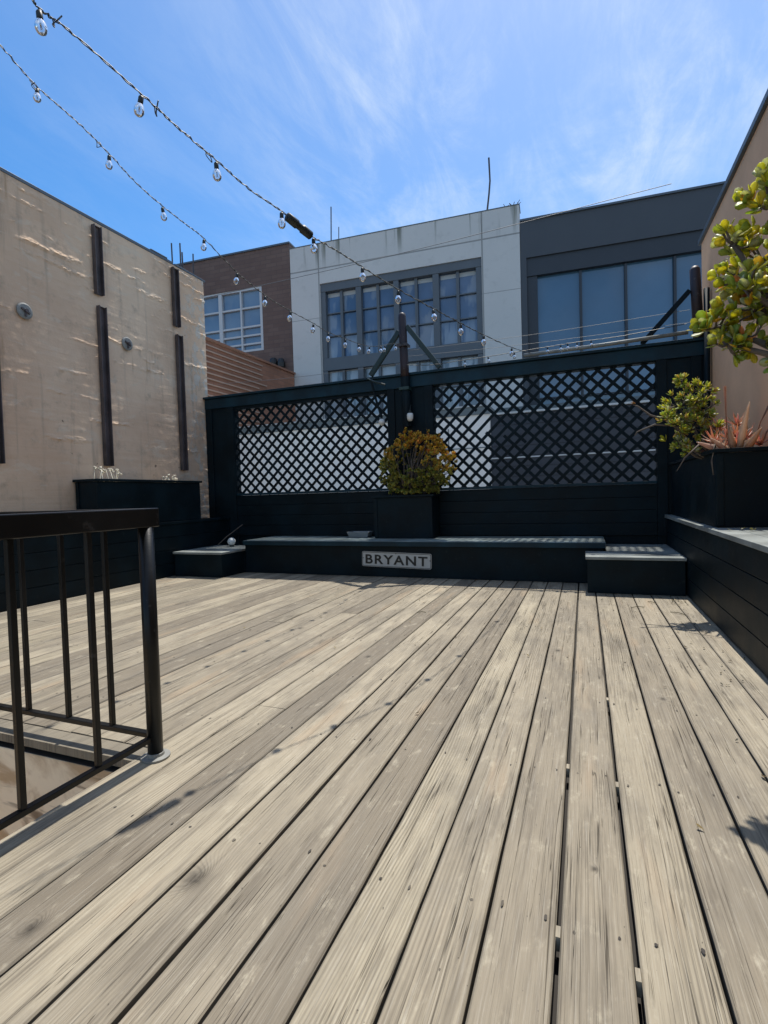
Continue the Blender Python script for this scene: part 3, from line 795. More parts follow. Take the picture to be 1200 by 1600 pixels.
for pts in ([(.72, 4.8, 1.50), (.55, 4.8, 1.52), (.42, 4.8, 1.47), (.40, 4.8, 1.44)], [(.70, 4.8, 1.52), (.52, 4.8, 1.60), (.43, 4.8, 1.68), (.39, 4.8, 1.70)], [(1.0, 4.9, 1.22), (.82, 4.5, 1.32), (.72, 4.5, 1.22), (.66, 4.48, 1.12)], [(1.0, 4.9, 1.22), (.9, 4.42, 1.3), (.87, 4.38, 1.18), (.88, 4.38, 1.08)]):
    br.tube(pts, [.010, .008, .006, .003][:len(pts)], 6)
rosette(lf, Vector((.40, 4.8, 1.71)), Vector((-1, 0, .6)), 5, .035, .014, .006, lambda: (.30, .08, .06), 1)
rosette(lf, Vector((.62, 4.75, 1.38)), Vector((-.6, -.3, .6)), 4, .06, .03, .007, lambda: (.55, .55, .04), 0)
br.build('stems', M['bark'], t, smooth=True); lf.build('foliage', M['leaf'], t, smooth=True)
# coral aloes
t = empty('aloe', (1.08, 4.6, 1.2), 'coral pink spiky aloe spilling over the rim of the right planter', 'plant')
lf = MB()
def coral():
    u = R.random()
    return (R.uniform(.75, .88), R.uniform(.36, .50), R.uniform(.26, .36)) if u < .6 else ((.80, .62, .48) if u < .85 else (.28, .27, .12))
for (x, y, z, n, L) in ((.97, 4.55, 1.27, 16, .12), (1.03, 4.65, 1.36, 16, .12), (1.10, 4.7, 1.38, 15, .13), (1.17, 4.75, 1.36, 16, .13), (.93, 4.6, 1.34, 14, .11), (1.22, 4.6, 1.30, 14, .12), (1.07, 4.55, 1.30, 14, .11), (1.0, 4.8, 1.44, 14, .12), (1.14, 4.85, 1.48, 14, .11)):
    rosette(lf, Vector((x, y, z)), Vector((R.uniform(-.4, .1), -.4, 1)), n, L, .022, .008, coral, 1, 1.1)
lf.build('foliage', M['leaf_coral'], t, smooth=True)
t = empty('agave', (1.09, 4.58, 1.24), 'tall pale blade-leaved agave beside the tan wall in the right planter', 'plant')
lf = MB()
for (a, L, c, dx) in ((.12, .36, (.68, .62, .48), 0), (-.25, .20, (.42, .38, .28), -.03), (.5, .19, (.40, .33, .22), .04), (-.9, .17, (.50, .42, .33), -.06), (-1.2, .22, (.50, .40, .34), -.08)):
    lf.leaf(Vector((1.07 + dx, 4.5, 1.25)), Vector((math.sin(a), -.08, math.cos(a))), Vector((.25, -1, .1)), L, .055, .022, c, 1, .10)
for (x, dx, L) in ((1.17, .12, .36), (1.22, .09, .22), (1.02, -.02, .5)):
    lf.tube([(x, 4.6, 1.25), (x + dx * .5, 4.6, 1.25 + L * .6), (x + dx, 4.58, 1.25 + L)], [.006, .004, .009], 5, col=(.35, .20, .12))
lf.build('leaves', M['leaf_coral'], t, smooth=True)

# bleached seed heads in the left planter
for (yc, n, lab, hh) in ((4.52, 11, 'cluster of bleached seed heads at the near end of the left planter', .17), (5.42, 7, 'short bleached seed heads at the far end of the left planter', .09)):
    m = MB(); m.box(-5.40, -5.20, yc - .19, yc + .24, 1.20, 1.232)
    for i in range(n):
        y = yc + R.uniform(-.17, .22); x = -5.3 + R.uniform(-.07, .07); h = hh * R.uniform(.45, 1.1)
        p = [(x, y, 1.22), (x + R.uniform(-.02, .02), y + R.uniform(-.02, .02), 1.27), (x + R.uniform(-.03, .03), y + R.uniform(-.05, .05), 1.27 + h)]
        m.tube(p, [.006, .005, .004], 5)
        for s_ in range(3):
            q = Vector(p[2]) + Vector((R.uniform(-.02, .02), R.uniform(-.025, .025), R.uniform(-.03, .01)))
            m.tube([p[2], q], .003, 4); m.lathe(q, [(0, -.012), (.011, -.006), (.013, 0), (.010, .008), (0, .012)], 6)
    tag(m.build('dried_plant', M['straw'], None, smooth=True, origin=(-5.3, yc, 1.22)), lab, 'plant')

# ------------------------------------------------------------------ SMALL THINGS
m = MB()
m.add([(-2.970, 6.280, 0.4445), (-2.710, 6.280, 0.4445), (-2.710, 6.430, 0.4445), (-2.970, 6.430, 0.4445), (-3.000, 6.260, 0.5220), (-2.680, 6.260, 0.5220), (-2.680, 6.450, 0.5220), (-3.000, 6.450, 0.5220),
       (-2.980, 6.275, 0.5220), (-2.700, 6.275, 0.5220), (-2.700, 6.435, 0.5220), (-2.980, 6.435, 0.5220), (-2.960, 6.290, 0.4620), (-2.720, 6.290, 0.4620), (-2.720, 6.420, 0.4620), (-2.960, 6.420, 0.4620)],
      [(3, 2, 1, 0)] + [(i, (i + 1) % 4, (i + 1) % 4 + 4, i + 4) for i in range(4)] + [(i + 4, (i + 1) % 4 + 4, (i + 1) % 4 + 8, i + 8) for i in range(4)] + [(i + 8, (i + 1) % 4 + 8, (i + 1) % 4 + 12, i + 12) for i in range(4)] + [(12, 13, 14, 15)])
tag(m.build('tray', M['tray'], None, bevel=.004, origin=(-2.84, 6.35, .444)), 'small grey plastic tray on the bench left of its planter', 'tray')
t = empty('glass_float', (-4.77, 6.1, .329), 'small milky glass globe resting on the left step box', 'globe')
m = MB(); m.lathe((-4.77, 6.1, .40), [(.0001, -.058)] + [(.058 * math.cos(a), .058 * math.sin(a)) for a in [rad(-80 + 20 * i) for i in range(9)]] + [(.0001, .058)], 18); m.build('globe', M['ball'], t, smooth=True)
m = MB(); m.lathe((-4.77, 6.1, .329), [(.03, 0), (.034, .012), (.026, .022), (0, .022)], 12); m.build('foot', M['socket'], t, smooth=True)
m = MB(); m.tube([(-5.10, 6.2, .335), (-5.0, 6.3, .46), (-4.88, 6.52, .62)], .008, 6)
tag(m.build('stick', M['bark'], None, origin=(-5.10, 6.2, .335)), 'thin stick leaning against the fence at the left corner', 'stick')
# fallen twigs and leaves
m = MB()
def scatter(cx, cy, rx, ry, n, z=.004):
    for i in range(n):
        x, y = R.gauss(cx, rx), R.gauss(cy, ry); a = R.random() * 6.3; L = R.uniform(.012, .028)
        d = Vector((math.cos(a), math.sin(a), R.uniform(0, .3)))
        m.leaf(Vector((x, y, z + .003)), d, Vector((0, 0, 1)), L, L * .5, .002, R.choice([(.12, .08, .04), (.30, .22, .10), (.05, .04, .03)]), 0, .2)
scatter(.78, 5.05, .05, .06, 18); scatter(.70, 4.2, .05, .6, 26); scatter(.62, 3.1, .05, .5, 14); scatter(-2.0, 4.2, 1.6, .9, 24); scatter(-4.6, 5.2, .4, .15, 8); scatter(0.0, 2.4, .5, .7, 5)
for (a, b) in (((.62, 4.6), (.72, 4.52)), ((.56, 4.9), (.5, 4.98)), ((-1.33, 4.1), (-1.26, 4.12)), ((.35, 4.7), (.45, 4.74))):
    m.tube([(a[0], a[1], .006), ((a[0] + b[0]) / 2, (a[1] + b[1]) / 2 + .01, .012), (b[0], b[1], .006)], .0025, 5, col=(.06, .045, .03))
o = m.build('fallen_leaves', M['leaf_dry'], None); tag(o, 'dry leaf bits and twigs scattered on the deck boards', 'leaf litter', kind='stuff')
m = MB()
for i in range(10):
    x = 1.0 + R.uniform(-.08, .08); y = 4.15 + R.uniform(-.1, .1)
    m.leaf(Vector((x, y, .696)), Vector((R.uniform(-1, 1), R.uniform(-1, 1), .2)), Vector((0, 0, 1)), .03, .02, .003, (.35, .33, .22), 0, .2)
tag(m.build('fallen_leaves', M['leaf_dry'], None), 'pale fallen leaves on the right ledge beside the big planter', 'leaf litter', kind='stuff')

# ------------------------------------------------------------------ RAILING
t = empty('railing', (-1.66, 1.6, 0), 'black steel railing around the stair opening', 'railing')
RX, RY = -1.586, 1.522; LX, LY = -3.60, -1.10
m = MB()
m.box(RX - .032, RX + .032, LY, RY + .032, .905, .978); m.box(LX, RX - .034, RY - .032, RY + .032, .905, .978)
m.build('top_rail', M['rail'], t, bevel=.004)
m = MB(); m.box(RX - .012, RX + .012, LY, RY - .03, .072, .092); m.box(LX, RX - .03, RY - .014, RY + .012, .072, .092)
m.build('lower_rail', M['rail'], t, bevel=.002)
for (px, py) in ((RX + .004, RY - .012), (LX, RY), (RX, LY)):
    m = MB(); m.tube([(px, py, .0), (px, py, .904)], .0285, 20, cap=True); o = m.build('post', M['rail'], t, smooth=False)
    for pl in o.data.polygons: pl.use_smooth = len(pl.vertices) == 4
    m = MB(); m.lathe((px, py, .002), [(0, 0), (.054, 0), (.054, .007), (.033, .010), (.031, .02), (.0286, .022)], 24); m.build('flange', M['plate'], o)
for i in range(10):
    y = RY - .259 * (i + 1)
    if y < LY + .05: break
    m = MB(); m.box(RX - .0095, RX + .0095, y - .0095, y + .0095, .0925, .905); m.build('baluster', M['rail'], t, bevel=.0025)
for i in range(7):
    x = RX - .253 * (i + 1) + .02
    if x < LX + .05: break
    m = MB(); m.box(x - .0095, x + .0095, RY - .0095, RY + .0095, .0925, .905); m.build('baluster', M['rail'], t, bevel=.0025)

# ------------------------------------------------------------------ STRING LIGHTS
def catmull(P, n=8):
    P = [Vector(p) for p in P]; P = [P[0] * 2 - P[1]] + P + [P[-1] * 2 - P[-2]]; o = []
    for i in range(1, len(P) - 2):
        for k in range(n):
            t_ = k / n; a, b, c, d = P[i - 1:i + 3]
            o.append(.5 * ((2 * b) + (c - a) * t_ + (2 * a - 5 * b + 4 * c - d) * t_ ** 2 + (3 * b - a - 3 * c + d) * t_ ** 3))
    o.append(P[-2]); return o
BULB = None
def bulb_mesh():
    m = MB()
    m.lathe((0, 0, 0), [(.012, -.030), (.017, -.036), (.0275, -.052), (.032, -.070), (.030, -.086), (.022, -.100), (.010, -.108), (.003, -.111), (.0005, -.112)], 14)
    m.lathe((0, 0, 0), [(.0105, -.030), (.0155, -.036), (.0262, -.052), (.0307, -.070), (.0287, -.086), (.0207, -.0985), (.009, -.1065), (.002, -.1095), (.0005, -.1105)][::-1], 14)
    return m
sock = MB(); sock.lathe((0, 0, 0), [(.0, .014), (.011, .012), (.016, .004), (.0165, -.026), (.014, -.034), (0, -.034)], 10)
fil = MB(); fil.lathe((0, 0, 0), [(0, -.034), (.009, -.034), (.009, -.040), (.003, -.050), (.0035, -.066), (.0, -.068)], 8)
fil.tube([(-.008, 0, -.060), (-.004, 0, -.082), (0, 0, -.066), (.004, 0, -.082), (.008, 0, -.060)], .0012, 4)
fil.tube([(0, .006, -.05), (0, -.008, -.08), (0, .008, -.084)], .0010, 4)
b0 = bulb_mesh().build('bulb', M['glass'], None, smooth=True); s0 = sock.build('socket', M['socket'], None, smooth=True); f0 = fil.build('filament', M['brass'], None, smooth=True)
MB_, MS_, MF_ = b0.data, s0.data, f0.data
for o in (b0, s0, f0): bpy.data.objects.remove(o)
def string(label, P, bulbs, origin, twist=True, r=.0036, extra=None):
    t = empty('string_lights', origin, label, 'string lights', 'strings of clear bulbs over the deck')
    pts = catmull(P, 26)
    m = MB()
    fine = []
    for i, p in enumerate(pts): fine.append(p + Vector((noise.noise((i * .31, 1, 0)), 0, noise.noise((i * .31, 2, 5)))) * .006)
    if twist:
        for ph in (0, math.pi): m.tube([p + Vector((math.cos(i * .42 + ph), 0, math.sin(i * .42 + ph))) * .0024 for i, p in enumerate(fine)], r * .56, 5)
    else: m.tube(fine, r, 5)
    # loose tie ends hanging off the cable
    if extra:
        for (k, L) in extra:
            p = fine[min(k, len(fine) - 1)]
            q = [p + Vector((a * L * .5 * R.uniform(.3, 1), R.uniform(-.02, .02), -abs(math.sin(a * 1.3)) * L)) for a in (0, .6, 1.2, 1.7, 2.2)]
            m.tube(catmull(q, 4), .0022, 4)
    m.build('cable', M['cord'], t)
    for (x, y, z) in bulbs:
        # nearest cable point
        best = min(fine, key=lambda p: (p - Vector((x, y, z))).length)
        rot = (R.uniform(-.14, .14), R.uniform(-.14, .14) + .08, R.uniform(0, 3))
        o = bpy.data.objects.new('bulb', MB_); COL.objects.link(o); o.parent = t; o.location = best - Vector(origin) - Vector((0, 0, .016)); o.rotation_euler = rot; o.scale = (.58, .58, .62)
        for nm, me_ in (('socket', MS_), ('filament', MF_)):
            c = bpy.data.objects.new(nm, me_); COL.objects.link(c); c.parent = o
    return t
A = [(-2.02, 1.18, 3.06), (-1.983, 1.334, 2.993), (-1.949, 1.453, 2.939), (-1.917, 1.56, 2.927), (-1.837, 1.836, 2.847), (-1.785, 2.013, 2.788), (-1.729, 2.209, 2.743), (-1.671, 2.407, 2.69), (-1.608, 2.623, 2.663), (-1.569, 2.757, 2.63), (-1.536, 2.869, 2.609), (-1.471, 3.092, 2.602), (-1.405, 3.317, 2.584), (-1.287, 3.72, 2.555), (-1.148, 4.198, 2.545), (-1.017, 4.645, 2.537), (-.889, 5.083, 2.532), (-.702, 5.723, 2.553), (-.55, 6.15, 2.60)]
A = [(-1.58, 1.07, 2.595), (-1.56, 1.163, 2.551), (-1.535, 1.25, 2.54), (-1.47, 1.469, 2.478), (-1.432, 1.614, 2.436), (-1.388, 1.772, 2.398), (-1.345, 1.935, 2.358), (-1.297, 2.115, 2.342), (-1.268, 2.228, 2.317), (-1.243, 2.324, 2.303), (-1.183, 2.486, 2.288), (-1.122, 2.648, 2.264), (-1.0, 2.89, 2.208), (-.868, 3.173, 2.168), (-.775, 3.54, 2.171), (-.70, 4.0, 2.21), (-.61, 4.95, 2.345), (-.57, 6.45, 2.65)]
A = [(-1.66, .45, 2.75)] + A
s1 = string('upper twisted string of clear bulbs with an inline plug, ending over the right lattice', A,
       [A[i] for i in (2, 4, 6, 8, 10, 12, 13, 14, 15, 16, 17)], (-1.28, 2.1, 2.35), extra=[(60, .05), (110, .04), (150, .03)])
m = MB(); d = (Vector(A[10]) - Vector(A[8])).normalized(); c = Vector(A[9])
m.tube([c - d * .085, c - d * .08, c - d * .02, c - d * .015, c + d * .015, c + d * .02, c + d * .075, c + d * .08], [.010, .021, .022, .017, .017, .022, .021, .009], 10)
m.build('plug', M['socket'], s1, smooth=True)
B = [(-2.62, 1.05, 3.55), (-2.523, 1.572, 3.212), (-2.501, 1.663, 3.15), (-2.465, 1.808, 3.052), (-2.421, 1.982, 2.985), (-2.382, 2.137, 2.905), (-2.347, 2.279, 2.82), (-2.308, 2.436, 2.758), (-2.271, 2.582, 2.714), (-2.24, 2.705, 2.677), (-2.177, 2.958, 2.546), (-2.13, 3.217, 2.474), (-2.095, 3.497, 2.448), (-2.07, 3.81, 2.444), (-2.06, 4.057, 2.439), (-2.045, 4.372, 2.466), (-2.05, 4.69, 2.505), (-2.06, 4.99, 2.559), (-2.10, 5.42, 2.678), (-2.15, 5.82, 2.81), (-2.19, 6.43, 2.98)]
string('lower left string of clear bulbs ending at the middle pole', B, [B[i] for i in (3, 5, 7, 9, 10, 11, 12, 13, 14, 15, 16, 17, 18)] + [(-2.13, 5.62, 2.74), (-2.17, 6.1, 2.89)], (-2.1, 3.5, 2.5), extra=[(20, .05), (75, .04), (120, .04)], r=.0034)
C_ = [(-2.162, 6.454, 2.704), (-1.810, 6.443, 2.661), (-1.438, 6.443, 2.670), (-1.065, 6.443, 2.677), (-0.639, 6.443, 2.693), (-0.319, 6.443, 2.704), (0.000, 6.443, 2.715), (0.373, 6.475, 2.725), (1.065, 6.475, 2.768)]
string('string of clear bulbs lying along the top of the right lattice panel', C_, [(-1.363, 6.443, 2.672), (-1.086, 6.443, 2.672), (-0.767, 6.443, 2.693), (-0.383, 6.443, 2.704), (-0.234, 6.443, 2.704), (-0.149, 6.443, 2.704), (-0.053, 6.443, 2.704), (0.106, 6.443, 2.704)], (-1.065, 6.443, 2.683), twist=False, r=.004)
# two lamps hanging on the middle post
t = empty('hanging_lamp', (-2.103, 6.390, 2.150), 'small cream glass lamp hanging on the middle fence post above the shrub', 'lamp')
m = MB(); m.lathe((-2.103, 6.411, 2.012), [(.0, -.055), (.028, -.05), (.040, -.02), (.042, .03), (.036, .05), (.0, .055)], 14); m.build('shade', M['ball'], t, smooth=True)
m = MB(); m.lathe((-2.103, 6.411, 2.070), [(.018, 0), (.018, .03), (0, .03)], 10); m.tube([(-2.103, 6.411, 2.097), (-2.103, 6.443, 2.171), (-2.119, 6.550, 2.193)], .004, 5); m.build('hanger', M['socket'], t)
t = empty('hanging_lamp', (-2.529, 6.454, 2.118), 'round bulb hanging from a bracket at the edge of the left lattice panel', 'lamp')
m = MB(); m.lathe((-2.529, 6.475, 1.990), [(.001, -.045)] + [(.045 * math.cos(a), .045 * math.sin(a)) for a in [rad(-70 + 20 * i) for i in range(8)]] + [(.001, .046)], 14); m.build('globe', M['ball'], t, smooth=True)
m = MB(); m.lathe((-2.529, 6.475, 2.038), [(.016, 0), (.016, .035), (0, .035)], 10); m.build('socket', M['socket'], t)
# thin cables
for lab, pts, r in (('thin steel cable stretched from the left wall to the middle pole', [(-5.540, 6.890, 2.892), (-4.028, 6.731, 2.802), (-2.247, 6.508, 2.744)], .0028),
                    ('thin cable from the middle pole to the right post, the upper of the two', [(-2.184, 6.530, 2.908), (-0.456, 6.572, 2.908), (1.113, 6.561, 2.940)], .0022),
                    ('thin cable from the middle pole to the right post, the lower of the two', [(-2.184, 6.530, 2.834), (-0.668, 6.572, 2.802), (1.124, 6.561, 2.802)], .0022),
                    ('long overhead wire crossing in front of all three far buildings', [(-12, 9, 5.33), (-7.65, 9, 5.33), (-2.87, 9, 5.40), (1.3, 9, 5.58)], .0055)):
    m = MB(); m.tube(catmull(pts, 8), r, 5)
    tag(m.build('cable', M['wire'], None, origin=pts[0]), lab, 'cable', 'thin cables behind the fence')

# ------------------------------------------------------------------ BUILDINGS (local frame turned 3.5 degrees)
ANG = rad(3.5)
def bempty(name, label, cat='building'):
    o = empty(name, (-4, 16, 0), label, cat); o.rotation_euler = (0, 0, ANG); return o
def lbuild(m, name, mat, parent, bevel=0.):
    o = m.build(name, mat, None, bevel=bevel); o.parent = parent; return o
GZ = -5
# brown building
t = bempty('brown_building', 'brown brick building on the left with a white gridded window')
m = MB(); wx0, wx1, wz0, wz1 = -9.98, -6.5, 6.28, 8.52
m.box(-22, wx0, 0, .4, GZ, 9.78); m.box(wx1, -5.36, 0, .4, GZ, 9.78); m.box(wx0, wx1, 0, .4, wz1, 9.78); m.box(wx0, wx1, 0, .4, GZ, wz0)
m.box(-22, -5.36, .402, 9, GZ, 9.60); m.box(-5.7, -5.362, .401, 9, 9.602, 9.78)
lbuild(m, 'wall', M['brown'], t)
m = MB(); m.box(-22, -5.34, -.04, .42, 9.783, 9.84); m.box(-5.72, -5.33, .421, 9, 9.783, 9.84); lbuild(m, 'coping', M['coping'], t)
w = lbuild((lambda m: (m.box(wx0, wx1, .12, .16, wz0, wz1), m)[1])(MB()), 'window', M['g_left'], t)
m = MB()
m.box(wx0, wx1, .02, .118, wz1 - .07, wz1); m.box(wx0, wx1, .02, .118, wz0, wz0 + .08)
for u, ww in ((wx0 + .04, .09), (-9.1, .05), (-8.24, .14), (-7.38, .06), (wx1 - .05, .11)): m.box(u - ww / 2, u + ww / 2, .015, .117, wz0 + .081, wz1 - .071)
for z in (7.84, 7.17, 6.86, 6.56): m.box(wx0 + .1, wx1 - .11, .03, .1165, z - .03, z + .03)
o = lbuild(m, 'window_frame', M['whiteframe'], w)
for (u, z, s) in ((-6.05, 5.75, .14), (-5.75, 5.7, .12)):
    m = MB(); m.lathe((u, -.15, z), [(0, -.16), (s, -.14), (s * 1.1, 0), (s * .7, .15), (0, .17)], 10); m.box(u - .04, u + .04, -.05, -.001, z - .1, z + .1); lbuild(m, 'wall_lamp', M['ink'], t)
# white building
t = bempty('pale_concrete_building', 'pale concrete building in the middle with a large dark-framed grid window')
fx0, fx1, fz0, fz1 = -4.25, 1.17, 3.2, 8.23
m = MB()
m.box(-5.34, fx0, -.02, .5, GZ, 9.57); m.box(fx1, 2.32, -.02, .5, GZ, 9.57); m.box(fx0, fx1, -.02, .5, fz1, 9.57); m.box(fx0, fx1, -.02, .5, GZ, fz0)
m.box(-5.34, 2.32, .502, 9, GZ, 9.3)
lbuild(m, 'wall', M['conc'], t)
m = MB(); m.box(-5.34, 2.34, -.03, .52, 9.573, 9.60); lbuild(m, 'coping', M['gray_trim'], t)
m = MB()
m.box(fx0, fx1, .02, .26, fz1 - .27, fz1); m.box(fx0, fx1, .02, .26, 5.30, 5.72); m.box(fx0, fx1, .02, .26, fz0, fz0 + .2)
ed = [-4.25, -4.09, -2.98, -2.82, -1.70, -1.49, -.38, -.17, .98, 1.17]   # frame|bay|...
bars = [(-4.25, -4.08), (-2.99, -2.80), (-1.68, -1.50), (-.38, -.18), (.99, 1.17)]
for a, b in bars:
    m.box(a, b, .03, .255, fz0 + .201, 5.299); m.box(a, b, .03, .255, 5.721, fz1 - .271)
fr = lbuild(m, 'window_frame', M['grayframe'], t, bevel=.01)
m = MB()
for i in range(4):
    a, b = bars[i][1], bars[i + 1][0]; c = (a + b) / 2
    m.box(c - .045, c + .045, .10, .20, 5.722, 7.958); m.box(c - .045, c + .045, .10, .20, fz0 + .202, 5.298)
    for z in (7.24, 6.48): m.box(a + .001, c - .046, .13, .19, z - .018, z + .018); m.box(c + .046, b - .001, .13, .19, z - .018, z + .018)
    for z in (4.4,): m.box(a + .001, c - .046, .13, .19, z - .018, z + .018); m.box(c + .046, b - .001, .13, .19, z - .018, z + .018)
lbuild(m, 'muntins', M['grayframe'], fr)
for i in range(4):
    a, b = bars[i][1], bars[i + 1][0]; c = (a + b) / 2
    for (p, q) in ((a, c), (c, b)):
        m = MB(); m.box(p, q, .205, .215, 5.70, 7.98, rot=Matrix.Rotation(R.uniform(-.006, .006), 3, 'Z')); lbuild(m, 'pane', M['g_mid'], fr)
        m = MB(); m.box(p, q, .205, .215, fz0 + .1, 5.32, rot=Matrix.Rotation(R.uniform(-.006, .006), 3, 'Z')); lbuild(m, 'pane', M['g_low'], fr)
        m = MB(); m.box(p + .03, q - .03, .197, .203, 7.80, 7.93); lbuild(m, 'blind', M['light_trim'], fr)
# dark building
t = bempty('charcoal_building', 'charcoal building on the right with a wide blue glass window band')
gx0, gx1, gz0, gz1 = 2.80, 14, 3.45, 7.42
m = MB(); m.box(2.33, 2.50, 0, .5, GZ, 9.06); m.box(2.50, 16, 0, .5, 7.98, 9.06); m.box(2.50, 16, .0, .5, GZ, gz0 - .1); m.box(2.33, 16, .502, 9, GZ, 8.8); m.box(15, 16, 0, .5, gz0 - .1, 7.98)
lbuild(m, 'wall', M['charcoal'], t)
m = MB(); m.box(2.33, 16, -.05, .52, 9.063, 9.12); lbuild(m, 'coping', M['coping'], t)
m = MB(); m.box(2.502, 15, .06, .498, gz1 + .03, 7.978); m.box(2.502, gx0 - .001, .10, .498, gz0 - .098, gz1 + .028); m.box(gx0, 15, .06, .3, gz0 - .098, gz0)
fr = lbuild(m, 'window_frame', M['charframe'], t)
mul = [2.80, 4.01, 5.22, 6.47, 7.72, 8.97, 10.2, 11.5]
m = MB()
for u in mul[1:]: m.box(u - .035, u + .035, .12, .218, gz0 + .001, gz1)
m.box(gx0, 12, .14, .216, 3.76, 3.81)
lbuild(m, 'mullions', M['charframe'], fr)
for a, b in zip(mul[:-1], mul[1:]):
    m = MB(); m.box(a, b, .22, .24, gz0, gz1 + .029, rot=Matrix.Rotation(R.uniform(-.006, .006), 3, 'Z')); lbuild(m, 'pane', M['g_dark'], fr)
# roof aerials
def aerial(label, u, pts, r):
    c = Matrix.Rotation(ANG, 3, 'Z'); m = MB(); P = [c @ Vector(p) + Vector((-4, 16, 0)) for p in pts]
    m.tube(P, r, 6); m.lathe(P[0], [(.09, 0), (.09, .05), (.04, .12), (0, .12)], 8)
    tag(m.build('aerial', M['rust'], None, origin=P[0]), label, 'aerial', 'aerials on the pale building roof')
aerial('tallest left aerial, a straight rod on the pale roof near the brown building', 0, [(-3.90, .25, 9.6), (-3.88, .25, 10.2), (-3.86, .25, 10.86)], .02)
aerial('short aerial rod right of the straight one on the pale roof', 0, [(-3.62, .25, 9.6), (-3.60, .25, 10.14)], .015)
aerial('slightly bent mast at the right end of the pale roof', 0, [(1.30, .25, 9.6), (1.36, .25, 9.75), (1.42, .25, 10.2), (1.46, .25, 10.6), (1.44, .25, 11.3)], .028)
m = MB(); c = Matrix.Rotation(ANG, 3, 'Z'); P0 = c @ Vector((2.05, .25, 9.6)) + Vector((-4, 16, 0))
for i in range(26):
    a = R.uniform(-.9, .9); m.tube([P0 + Vector((R.uniform(-.25, .25), R.uniform(-.1, .1), 0)), P0 + Vector((R.uniform(-.3, .3) + math.sin(a) * .1, R.uniform(-.1, .1), R.uniform(.06, .20)))], .010, 4)
tag(m.build('weed_tuft', M['bark'], None, origin=P0), 'tuft of dry weeds on the right corner of the pale roof', 'plant')

# brick side wall, annexes
t = empty('brick_annex', (-9.6, 13, 0), 'low orange brick annex in front of the brown building', 'building')
m = MB(); m.box(-11.5, -9.3, 9.0, 15.62, GZ, 5.28); m.build('wall', M['brick'], t)
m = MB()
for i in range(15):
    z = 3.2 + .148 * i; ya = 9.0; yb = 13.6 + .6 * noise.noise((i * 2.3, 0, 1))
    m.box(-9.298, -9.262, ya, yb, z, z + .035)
m.build('sunlit_brick_lips', M['litbrick'], t)  # pale strips draw the streaks of sun along the courses
m = MB(); m.box(-11.5, -9.24, 9.0, 15.62, 5.283, 5.34); m.build('coping', M['brick'], t)
t = empty('white_annex', (-5, 11.2, 0), 'low white annex seen through the left lattice with a grey shaded parapet', 'building')
m = MB(); m.box(-9.2, -1.83, 11, 15.3, GZ, 2.66); m.build('wall', M['white_wall'], t)
m = MB(); m.box(-9.2, -1.83, 10.96, 15.3, 2.663, 2.83); m.build('parapet', M['gray_trim'], t)  # grey of this strip stands in for the shade below the coping
m = MB(); m.box(-9.2, -1.83, 10.93, 11.2, 2.833, 2.86); m.build('coping', M['light_trim'], t)
m = MB()
for z in (1.95,): m.box(-3.4, -1.85, 10.985, 10.999, z, z + .02)
m.box(-2.75, -2.73, 10.985, 10.999, -2, 2.4); m.build('joint', M['gray_trim'], t)
t = empty('dark_annex', (1, 11.2, 0), 'dark boarded annex seen through the right lattice', 'building')
m = MB()
m.box(-1.82, 4.5, 11.02, 15.5, GZ, 2.62)
for i in range(14): m.box(-1.82, 4.5, 10.995, 11.018, -.4 + .215 * i, -.4 + .215 * i + .205)
m.build('wall', M['dark_wall'], t)
m = MB(); m.box(-1.82, 4.5, 10.94, 11.1, 2.623, 2.66); m.box(-1.82, 4.5, 10.96, 10.993, 1.70, 1.725); m.build('ledge_trim', M['light_trim'], t)
m = MB()
for (x, y) in ((-1.9, 12.5), ): m.box(x, 4.4, y, y + .05, 2.665, 3.0)
m.build('parapet_upstand', M['gray_trim'], t)

# ------------------------------------------------------------------ CAMERA
scene.render.resolution_x, scene.render.resolution_y = 768, 1024
cam = bpy.data.cameras.new('camera'); co = bpy.data.objects.new('camera', cam); COL.objects.link(co)
cam.sensor_fit = 'HORIZONTAL'; cam.sensor_width = 36; cam.lens = 36 * 802 / 1200; cam.clip_start = .05; cam.clip_end = 2000
MM = ((0.9312149145787918, 0.015904760749634695, 0.36412336021122077), (0.3632669946235658, 0.04062090994193228, -0.9307991363837054), (-0.029595159793043196, 0.9990480370137296, 0.03204912254396262))
m4 = Matrix(MM).to_4x4(); m4.translation = (0, 0, 1); co.matrix_world = m4
scene.camera = co

# ------------------------------------------------------------------ LIGHT
S = Vector((.014, .43, 1)).normalized()
sun = bpy.data.lights.new('sun', 'SUN'); sun.energy = 5.2; sun.angle = rad(.53); sun.color = (1., .955, .88)
so = bpy.data.objects.new('sun', sun); COL.objects.link(so); so.rotation_euler = S.to_track_quat('Z', 'Y').to_euler()
W = bpy.data.worlds.new('World'); scene.world = W; W.use_nodes = True; nt = W.node_tree; nt.nodes.clear()
def wn(typ, **k):
    nd = nt.nodes.new(typ)
    for a, b in k.items(): setattr(nd, a, b)
    return nd
out = wn('ShaderNodeOutputWorld'); bg = wn('ShaderNodeBackground'); nt.links.new(bg.outputs[0], out.inputs[0])
sky = wn('ShaderNodeTexSky', sky_type='NISHITA'); sky.sun_disc = False
sky.sun_elevation = math.asin(S.z); sky.sun_rotation = math.atan2(S.x, S.y); sky.air_density = 1.0; sky.dust_density = .6; sky.ozone_density = 2.2
bg.inputs[1].default_value = .13
tc = wn('ShaderNodeTexCoord')
sp = wn('ShaderNodeSeparateXYZ'); nt.links.new(tc.outputs['Generated'], sp.inputs[0])
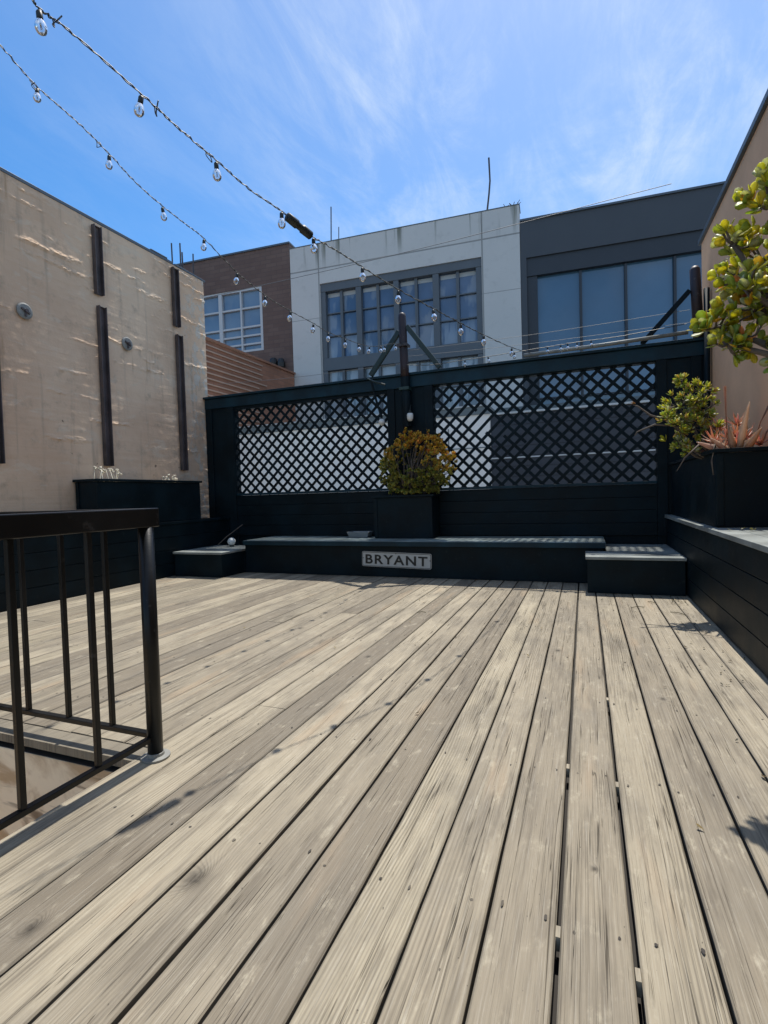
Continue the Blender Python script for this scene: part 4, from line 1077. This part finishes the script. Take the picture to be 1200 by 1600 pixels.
def wm(op, a, b=None, clamp=False):
    nd = wn('ShaderNodeMath', operation=op); nd.use_clamp = clamp
    for i, v in enumerate((a, b)):
        if v is None: continue
        if isinstance(v, (int, float)): nd.inputs[i].default_value = v
        else: nt.links.new(v, nd.inputs[i])
    return nd.outputs[0]
zz = wm('ADD', wm('MAXIMUM', sp.outputs[2], .02), .12)
px, py = wm('DIVIDE', sp.outputs[0], zz), wm('DIVIDE', sp.outputs[1], zz)
cb = wn('ShaderNodeCombineXYZ'); nt.links.new(px, cb.inputs[0]); nt.links.new(py, cb.inputs[1])
def wnoise(scale, rot, loc, sc, detail, rough, dist):
    mp = wn('ShaderNodeMapping'); nt.links.new(cb.outputs[0], mp.inputs[0]); mp.inputs[3].default_value = scale; mp.inputs[2].default_value = (0, 0, rot); mp.inputs[1].default_value = loc
    nd = wn('ShaderNodeTexNoise'); nt.links.new(mp.outputs[0], nd.inputs[0]); nd.inputs['Scale'].default_value = sc; nd.inputs['Detail'].default_value = detail; nd.inputs['Roughness'].default_value = rough; nd.inputs['Distortion'].default_value = dist
    return nd.outputs[0]
def wstep(v, a, b, lo=0., hi=1.):
    nd = wn('ShaderNodeMapRange'); nd.interpolation_type = 'SMOOTHSTEP'; nt.links.new(v, nd.inputs[0])
    for i, q in enumerate((a, b, lo, hi)): nd.inputs[i + 1].default_value = q
    return nd.outputs[0]
n1 = wnoise((1, .62, 1), rad(-35), (.3, .1, 0), 1.9, 10, .66, .55)
n2 = wnoise((1, .8, 1), rad(20), (2, 5, 0), .75, 4, .5, .2)
n3 = wnoise((1.5, .45, 1), rad(-62), (1, 2, 0), 4.6, 9, .70, .6)
cl = wm('ADD', wm('MULTIPLY', n1, .6), wm('MULTIPLY', n3, .4))
cl = wstep(cl, .40, .68)
big = wstep(n2, .36, .62, .12, 1.)
# thin veil is denser towards +X (right of the view) than to the left
side = wstep(px, -1.6, .3, .12, 1.)
dens = wm('MULTIPLY', wm('MULTIPLY', cl, big), side)
veil = wm('MULTIPLY', wstep(px, -1.7, .6, .02, .27), 1.)
dens = wm('ADD', wm('MULTIPLY', dens, .85), veil, True)
hs = wn('ShaderNodeHueSaturation'); nt.links.new(sky.outputs[0], hs.inputs['Color']); hs.inputs['Saturation'].default_value = 1.42; hs.inputs['Value'].default_value = 1.42
mx = wn('ShaderNodeMix', data_type='RGBA'); nt.links.new(dens, mx.inputs[0]); nt.links.new(hs.outputs[0], mx.inputs[6]); mx.inputs[7].default_value = (6.0, 6.9, 8.0, 1)
nt.links.new(mx.outputs[2], bg.inputs[0])
scene.view_settings.view_transform = 'Standard'; scene.view_settings.look = 'None'; scene.view_settings.exposure = 0; scene.view_settings.gamma = 1
scene.render.engine = 'CYCLES'
